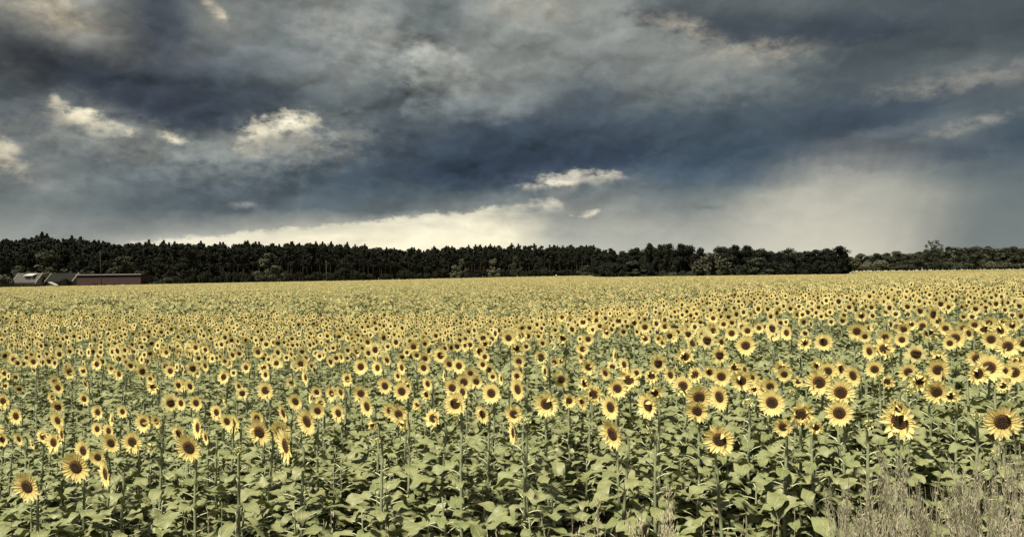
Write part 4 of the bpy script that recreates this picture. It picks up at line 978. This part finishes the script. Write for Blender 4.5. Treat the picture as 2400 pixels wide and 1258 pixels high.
# brick barn
y = 300.0; a, b = at(181, 643, y), at(329, 641, y); gzb = gz((a.x + b.x) / 2, y); Wb = b.x - a.x; Hb = a.z - gzb
barn = empty('barn', ((a.x + b.x) / 2, y, gzb), 'long low red-brown brick barn with pale roof edge', 'barn', rz=R(1.5)); hw = Wb / 2; dp = 9
part(barn, 'wall', lambda m: m.box((-hw, 0, -1), (hw, dp, Hb - .35)), [M_BRICK])
def barn_roof(m):
    m.add([(-hw - .3, -.3, Hb - .3), (hw + .3, -.3, Hb - .3), (hw + .3, dp / 2, Hb + .06), (-hw - .3, dp / 2, Hb + .06), (hw + .3, dp + .3, Hb - .3), (-hw - .3, dp + .3, Hb - .3)],
          [(0, 1, 2, 3), (3, 2, 4, 5), (0, 3, 5), (1, 4, 2), (0, 5, 4, 1)])
part(barn, 'roof', barn_roof, [M_ROOFD])
part(barn, 'roof_edge', lambda m: m.box((-hw - .3, -.5, Hb - .34), (hw + .3, -.302, Hb - .02)), [M_TRIM])
part(barn, 'door', lambda m: m.box((-6.5, -.06, 0), (-4.1, -.003, 2.3)), [M_ROOFD])
# gabled houses
def gable_house(name, x0, x1, ytop, yeave, y, label, wallm, roofm, trimw, ridge_x=True, dormer=None, depth=8.0, skyl=None):
    a, b = at(x0, ytop, y), at(x1, ytop, y); e = at(x0, yeave, y).z; cx = (a.x + b.x) / 2; g0 = gz(cx, y); h = a.z - g0; eh = e - g0; w2 = (b.x - a.x) / 2; d2 = depth / 2
    r = empty(name, (cx, y, g0), label, 'house')
    def wall(m):
        m.box((-w2 + .3, .3, -1), (w2 - .3, depth - .3, eh - .08))
        for sx in (-w2 + .3, w2 - .3 - .2): m.add([(sx, .3, eh - .08), (sx + .2, .3, eh - .08), (sx + .2, depth - .3, eh - .08), (sx, depth - .3, eh - .08), (sx, d2, h - .25), (sx + .2, d2, h - .25)], [(0, 4, 3), (1, 2, 5), (0, 1, 5, 4), (3, 4, 5, 2)])
    part(r, 'wall', wall, [wallm])
    t = .16
    def roof(m):
        for s in (-1, 1):
            y0, y1 = (d2 - d2 - .5, d2) if s < 0 else (depth + .5, d2)
            m.add([(-w2, y0, eh - .2), (w2, y0, eh - .2), (w2, y1, h), (-w2, y1, h), (-w2, y0, eh - .2 + t), (w2, y0, eh - .2 + t), (w2, y1, h + t), (-w2, y1, h + t)],
                  [(0, 1, 2, 3), (7, 6, 5, 4), (0, 4, 5, 1), (1, 5, 6, 2), (3, 2, 6, 7), (0, 3, 7, 4)])
    rf = part(r, 'roof', roof, [roofm])
    if trimw:
        for sx in (-w2 - .06, w2 + .003):
            part(r, 'bargeboard', lambda m: [m.add([(sx, q0, eh - .45), (sx + .12, q0, eh - .45), (sx + .12, d2, h - .2), (sx, d2, h - .2), (sx, q0, eh + .05), (sx + .12, q0, eh + .05), (sx + .12, d2, h + .3), (sx, d2, h + .3)],
                 [(0, 1, 2, 3), (7, 6, 5, 4), (0, 4, 5, 1), (1, 5, 6, 2), (3, 2, 6, 7), (0, 3, 7, 4)]) for q0 in (-.5, depth + .5)], [M_WHITE])
    for wx in np.linspace(-w2 * .6, w2 * .6, 3):
        f = part(r, 'window', lambda m: [m.box((wx - .6, .22, 1.0), (wx + .6, .297, 2.3))], [M_WHITE])
        pane = part(r, 'pane', lambda m: m.box((wx - .5, .18, 1.1), (wx + .5, .217, 2.2)), [M_GLASS]); pane.parent = f
    ch = part(r, 'chimney', lambda m: (m.box((w2 * .3, d2 + .2, h - .6), (w2 * .3 + .7, d2 + .9, h + .75)), m.box((w2 * .3 - .06, d2 + .14, h + .753), (w2 * .3 + .76, d2 + .96, h + .85))), [M_WALLG]); ch.parent = rf
    if dormer:
        dx_ = (at(dormer, ytop, y).x - cx)
        fr = (h - eh) * .45; yy = d2 * .35
        dm = part(r, 'dormer', lambda m: (m.box((dx_ - 1.5, yy - .6, eh + fr - .6), (dx_ + 1.5, d2, eh + fr + 1.0))), [M_WALLC])
        q = part(r, 'dormer_roof', lambda m: m.add([(dx_ - 1.8, yy - 1.0, eh + fr + .9), (dx_ + 1.8, yy - 1.0, eh + fr + .9), (dx_ + 1.8, d2 + .4, eh + fr + 1.9), (dx_ - 1.8, d2 + .4, eh + fr + 1.9),
              (dx_ - 1.8, yy - 1.0, eh + fr + 1.05), (dx_ + 1.8, yy - 1.0, eh + fr + 1.05), (dx_ + 1.8, d2 + .4, eh + fr + 2.05), (dx_ - 1.8, d2 + .4, eh + fr + 2.05)],
              [(0, 3, 2, 1), (4, 5, 6, 7), (0, 1, 5, 4), (1, 2, 6, 5), (2, 3, 7, 6), (0, 4, 7, 3)]), [M_WHITE]); q.parent = dm
        q = part(r, 'dormer_window', lambda m: m.box((dx_ - 1.1, yy - .68, eh + fr - .3), (dx_ + 1.1, yy - .603, eh + fr + .75)), [M_GLASS]); q.parent = dm
    return r
gable_house('house', 27, 84, 641, 662, 312, 'pale grey roofed house with a white dormer', M_WALLC, M_ROOFG, True, dormer=63, depth=9)
gable_house('house', 106, 170, 641, 659, 316, 'dark roofed house with white gable boards left of the barn', M_WALLG, M_ROOFD, True, depth=9)
def shed():
    y = 304; p = at(122, 667, y); g0 = gz(p.x, y); h = at(114, 661, y).z - g0; h2 = at(131, 669, y).z - g0
    r = empty('garden_shed', (p.x, y, g0), 'small shed with a white slanting roof before the dark house', 'shed')
    part(r, 'wall', lambda m: m.add([(-1.2, .2, -.5), (1.2, .2, -.5), (1.2, 2, -.5), (-1.2, 2, -.5), (-1.2, .2, h - .2), (1.2, .2, h2 - .2), (1.2, 2, h2 - .2), (-1.2, 2, h - .2)], [(3, 2, 1, 0), (4, 5, 6, 7), (0, 1, 5, 4), (1, 2, 6, 5), (2, 3, 7, 6), (3, 0, 4, 7)]), [M_WALLG])
    part(r, 'roof', lambda m: m.add([(-1.45, 0, h - .15), (1.45, 0, h2 - .15), (1.45, 2.3, h2 - .15), (-1.45, 2.3, h - .15), (-1.45, 0, h + .12), (1.45, 0, h2 + .12), (1.45, 2.3, h2 + .12), (-1.45, 2.3, h + .12)], [(3, 2, 1, 0), (4, 5, 6, 7), (0, 1, 5, 4), (1, 2, 6, 5), (2, 3, 7, 6), (3, 0, 4, 7)]), [M_WHITE])
    part(r, 'door', lambda m: m.box((-.5, .12, 0), (.4, .197, 1.7)), [M_ROOFD])
shed()
def low_wall():
    y = 300; a, b = at(103, 670.5, y), at(126, 670.5, y); g0 = gz(a.x, y)
    r = empty('garden_wall', ((a.x + b.x) / 2, y, g0), 'low cream garden wall in front of the white-roofed shed', 'wall'); w2 = (b.x - a.x) / 2
    part(r, 'wall_body', lambda m: m.box((-w2, 0, -.5), (w2, .25, a.z - g0 - .08)), [M_WALLC]); part(r, 'coping', lambda m: m.box((-w2 - .05, -.04, a.z - g0 - .077), (w2 + .05, .29, a.z - g0 + .05)), [M_WHITE])
low_wall()
def small_white_object():  # white thing taken for a garden bench, modelled as a box on wheels
    y = 296; a, b = at(282.5, 666.5, y), at(291.5, 666.5, y); g0 = gz(a.x, y); w2 = (b.x - a.x) / 2; h = a.z - g0
    r = empty('white_object', ((a.x + b.x) / 2, y, g0), 'small white box-shaped object against the brick barn\'s foot', 'garden_item')
    part(r, 'body', lambda m: m.add([(-w2, 0, .5), (w2, 0, .5), (w2, 1.4, .5), (-w2, 1.4, .5), (-w2 + .06, .06, h), (w2 - .06, .06, h - .06), (w2 - .06, 1.34, h - .06), (-w2 + .06, 1.34, h)], [(3, 2, 1, 0), (4, 5, 6, 7), (0, 1, 5, 4), (1, 2, 6, 5), (2, 3, 7, 6), (3, 0, 4, 7)]), [M_WHITE])
    for sx in (-w2 * .45, w2 * .45): part(r, 'wheel', lambda m: m.tube([(sx, -.02, .28), (sx, .14, .28)], [.28, .28], 14), [M_ROOFD])
small_white_object()
def pole(px0, py0, px1, y, label, rr):
    b = at(px1, py0, y); g0 = gz(b.x, y); top = at(px0, py0, y)
    r = empty('utility_pole', (b.x, y, g0), label, 'pole'); v = Vector((top.x - b.x, 0, top.z - g0))
    part(r, 'shaft', lambda m: m.tube([(0, 0, -.5), v * .5, v], [rr * 1.3, rr * 1.1, rr * .85], 8), [M_WOOD], True)
    part(r, 'insulator', lambda m: m.tube([v, v + Vector((0, 0, .22))], [.07, .05], 8), [M_WALLC], True)
    part(r, 'crossarm', lambda m: m.box((v.x - .5, -.05, v.z - .45), (v.x + .5, .05, v.z - .33)), [M_WOOD])
pole(234, 590, 238, 294, 'thin leaning wooden pole standing in front of the brick barn', .11)
pole(764, 611, 767, 300, 'wooden pole at the field\'s far edge before the pines', .13)
rT.seed(9)
plant_tree('bush', 12, 637, 306, 'big green bush at the left edge beside the grey-roofed house', None, 40)
plant_tree('darkbush', 154, 650, 303, 'round dark bush between the dark house and the barn', None, 34)
plant_tree('darkbush', 95, 645, 318, 'tall dark shrub between the two houses', None, 26)
plant_tree('grey', 46, 622, 335, 'pointed grey-green tree behind the grey-roofed house', None, 18)
plant_tree('grey', 192, 633, 325, 'light green shrub top above the barn\'s left end', None, 22)
plant_tree('grey', 220, 635, 325, 'light green shrub top above the middle of the barn roof', None, 26)
plant_tree('bush', 343, 658, 304, 'clipped pale green hedge bush right of the barn', None, 30)
plant_tree('bush', 369, 656, 306, 'grey-green bush, second right of the barn', None, 22)
plant_tree('bush', 391, 645, 312, 'taller spreading shrub, third right of the barn', None, 30)
for k in range(9):
    plant_tree('darkbush', 4 + k * 12, 664.5 + rT.uniform(-.6, .6), 300, f'dark trimmed hedge bush, {ordw(k + 1)} from the left in front of the houses', 'garden hedge bushes', 18)
for n, px in enumerate((222, 243, 267, 303)): plant_tree('darkbush', px, 664 + rT.uniform(-1, 1), 298, f'low dark shrub, {ordw(n + 1)} from the left against the barn wall', 'shrubs against the barn', 15)

# ------------------------------------------------------------------ verge plants in the foreground
def weed_mesh(seed):
    rng = random.Random(seed); st, pl = MB(), MB(); H = 1.0
    main = [Vector((0, 0, 0)), Vector((rng.uniform(-.02, .02), rng.uniform(-.02, .02), .45)), Vector((rng.uniform(-.05, .05), rng.uniform(-.04, .04), .98))]
    st.tube(main, [.006, .004, .0012], 4, 0, False)
    br = [(main, 0.0)]
    for i in range(17):
        t = rng.uniform(.12, .93); b = main[0].lerp(main[1], t / .46) if t < .46 else main[1].lerp(main[2], (t - .46) / .54)
        a = rng.uniform(0, 6.28); L = rng.uniform(.25, .48) * (1.15 - t * .85); o = Vector((math.cos(a), math.sin(a), 0)); sp = rng.uniform(.28, .55)
        p = [b, b + o * L * sp * .6 + Vector((0, 0, L * .5)), b + o * L * sp * .85 + Vector((0, 0, L))]
        st.tube(p, [.0032, .0022, .0008], 3, 0, False); br.append((p, .2))
        for k in range(4):
            u = rng.uniform(.2, .8); q = p[0].lerp(p[1], u * 2) if u < .5 else p[1].lerp(p[2], u * 2 - 1)
            a2 = a + rng.uniform(-1.6, 1.6); L2 = L * rng.uniform(.2, .42); o2 = Vector((math.cos(a2), math.sin(a2), 0))
            p2 = [q, q + o2 * L2 * .3 + Vector((0, 0, L2 * .5)), q + o2 * L2 * .38 + Vector((0, 0, L2))]; st.tube(p2, [.0018, .0012, .0006], 3, 0, False); br.append((p2, .05))
    for p, s in br:
        L = (p[2] - p[0]).length
        n = int(L * (95 if s else 30))
        for i in range(n):
            u = s + (1 - s) * rng.random(); u = max(u, .5) if s == 0.0 else u
            q = p[0].lerp(p[1], u * 2) if u < .5 else p[1].lerp(p[2], u * 2 - 1)
            d = Vector((rng.gauss(0, 1), rng.gauss(0, 1), rng.gauss(1.6, .5))).normalized(); l = rng.uniform(.010, .026); q = q + Vector((rng.gauss(0, .004), rng.gauss(0, .004), 0))
            n_ = d.orthogonal().normalized() * rng.uniform(.0016, .0032)
            pl.add([q, q + d * l * .5 + n_, q + d * l, q + d * l * .5 - n_], [(0, 1, 2, 3)])
    return st.mesh('stalk', [M_WEEDS]), pl.mesh('seed_heads', [M_WEED], False)
WD = [weed_mesh(v) for v in range(5)]
GV = 'dry brown weeds at the bottom right corner'
wl = [(1962, 1142, 4.5), (1985, 1175, 4.2), (2048, 1088, 4.8), (2075, 1062, 4.9), (2092, 1068, 4.7), (2130, 1090, 4.6), (2020, 1130, 4.5), (2160, 1150, 4.2), (2182, 1128, 4.6), (2200, 1120, 4.5), (2240, 1140, 4.3),
      (2250, 1090, 4.7), (2292, 1100, 4.5), (2270, 1150, 4.1), (2345, 1062, 4.6), (2368, 1045, 4.8), (2392, 1085, 4.4), (2320, 1130, 4.2), (2355, 1150, 4.0), (2410, 1110, 4.2), (2110, 1165, 4.0), (2055, 1180, 3.9), (1975, 1205, 3.9),
      (2225, 1190, 3.8), (2300, 1195, 3.7), (2150, 1205, 3.7), (2390, 1190, 3.7), (2010, 1215, 3.7), (2085, 1215, 3.6), (2440, 1150, 4.0), (2380, 1222, 3.5), (2260, 1222, 3.5)]
wrank = {i: n + 1 for n, i in enumerate(sorted(range(len(wl)), key=lambda q: wl[q][0]))}
WLAB = {0: 'dry brown weed at the left end of the weed patch', 3: 'tall dry weed peak in the left part of the weed patch', 15: 'tallest dry brown weed, at the right edge of the photo', 11: 'dry weed peak in the middle of the weed patch'}
for i, (px, py, y) in enumerate(wl):
    p = at(px, py, y); z0 = gz(p.x, y); h = p.z - z0; rg = random.Random(40 + i)
    r = empty('dry_weed', (p.x, y, z0), WLAB.get(i, f'feathery dry brown weed, {ordw(wrank[i])} tip from the left in the bottom right patch'), 'weed', GV, rg.uniform(0, 6.28))
    v = WD[rg.randrange(5)]; w_ = .95 * rg.uniform(.85, 1.15)
    for nm, me_ in (('stalk', v[0]), ('seed_heads', v[1])): o = link(nm, me_, r); o.scale = (w_, w_, h)
def grass_mesh(seed, dense):
    rng = random.Random(seed); out = []
    for k in range(rng.randint(3, 5) if dense else 2):
        st, sp = MB(), MB()
        lx, ly = rng.uniform(-.18, .18), rng.uniform(-.1, .1); L = rng.uniform(.7, 1) if k else 1
        if not k: lx *= .3
        p = [Vector((rng.uniform(-.02, .02), 0, 0)), Vector((lx * .35, ly * .3, .5 * L)), Vector((lx * .7, ly * .6, .8 * L)), Vector((lx, ly, L))]
        st.tube(p, [.0030, .0026, .0018, .001], 4, 0, False)
        for i in range(60 if dense else 10):
            u = rng.uniform(.62, 1); q = p[2].lerp(p[3], max(0, (u - .6) / .4)) + Vector((rng.gauss(0, .006), rng.gauss(0, .006), 0))
            if dense and i % 3 == 0: q = q + Vector((rng.uniform(-.03, .03), rng.uniform(-.03, .03), -.01))
            a = rng.uniform(0, 6.28); d = Vector((math.cos(a) * .45, math.sin(a) * .45, 1)).normalized(); l = rng.uniform(.012, .03)
            n_ = d.orthogonal().normalized() * .0028; sp.add([q, q + d * l * .5 + n_, q + d * l, q + d * l * .5 - n_], [(0, 1, 2, 3)])
        out.append((st.mesh('stalk', [M_GRASS]), sp.mesh('seed_head', [M_GRASS], False)))
    return out
GD = [grass_mesh(v, True) for v in range(3)] + [grass_mesh(v + 9, False) for v in range(3)]
gl = [(1392, 1172, 4.6, 0, 'pale seeding grass spike, left one of the pair at the bottom'), (1402, 1232, 4.2, 0, 'short pale grass tuft below the left spike'),
      (1541, 1140, 4.6, 0, 'tall pale seeding grass spike right of the low sunflower'), (1558, 1188, 4.4, 0, 'branching pale grass beside the tall spike'),
      (1520, 1195, 4.3, 0, 'bushy pale grass tuft left of the tall spike'), (1577, 1205, 4.3, 0, 'leaning pale grass right of the tall spike'),
      (1472, 1222, 4.2, 0, 'small pale grass at the bottom between the spikes'), (1605, 1240, 4.0, 0, 'small leaning grass head right of the grass cluster'),
      (1640, 1208, 4.3, 3, None), (1667, 1195, 4.4, 4, None), (1740, 1205, 4.3, 3, None), (1758, 1215, 4.2, 5, None), (1830, 1210, 4.3, 3, None), (1857, 1190, 4.4, 4, None), (1345, 1200, 4.4, 5, None), (780, 1190, 4.4, 3, None), (768, 1215, 4.3, 4, None),
      (495, 1195, 4.4, 4, None), (515, 1170, 4.5, 5, None), (545, 1185, 4.5, 3, None), (905, 1225, 4.2, 5, None), (1175, 1225, 4.2, 3, None), (1930, 1200, 4.3, 4, None)]
grank = {i: n + 1 for n, i in enumerate(sorted([q for q in range(len(gl)) if not gl[q][4]], key=lambda q: gl[q][0]))}
for i, (px, py, y, v, lab) in enumerate(gl):
    p = at(px, py, y); z0 = gz(p.x, y); h = p.z - z0; rg = random.Random(90 + i)
    r = empty('grass_tuft', (p.x, y, z0), lab or f'thin pale grass stalk pair, {ordw(grank[i])} from the left among the low leaves', 'grass stalk', 'dry grass stalks on the verge', rg.uniform(0, 6.28))
    m_ = GD[rg.randrange(3) + (3 if v >= 3 else 0)]
    for a_, b_ in m_: o = link('stalk', a_, r); o.scale = (h * .8, h * .8, h); link('seed_head', b_, o)
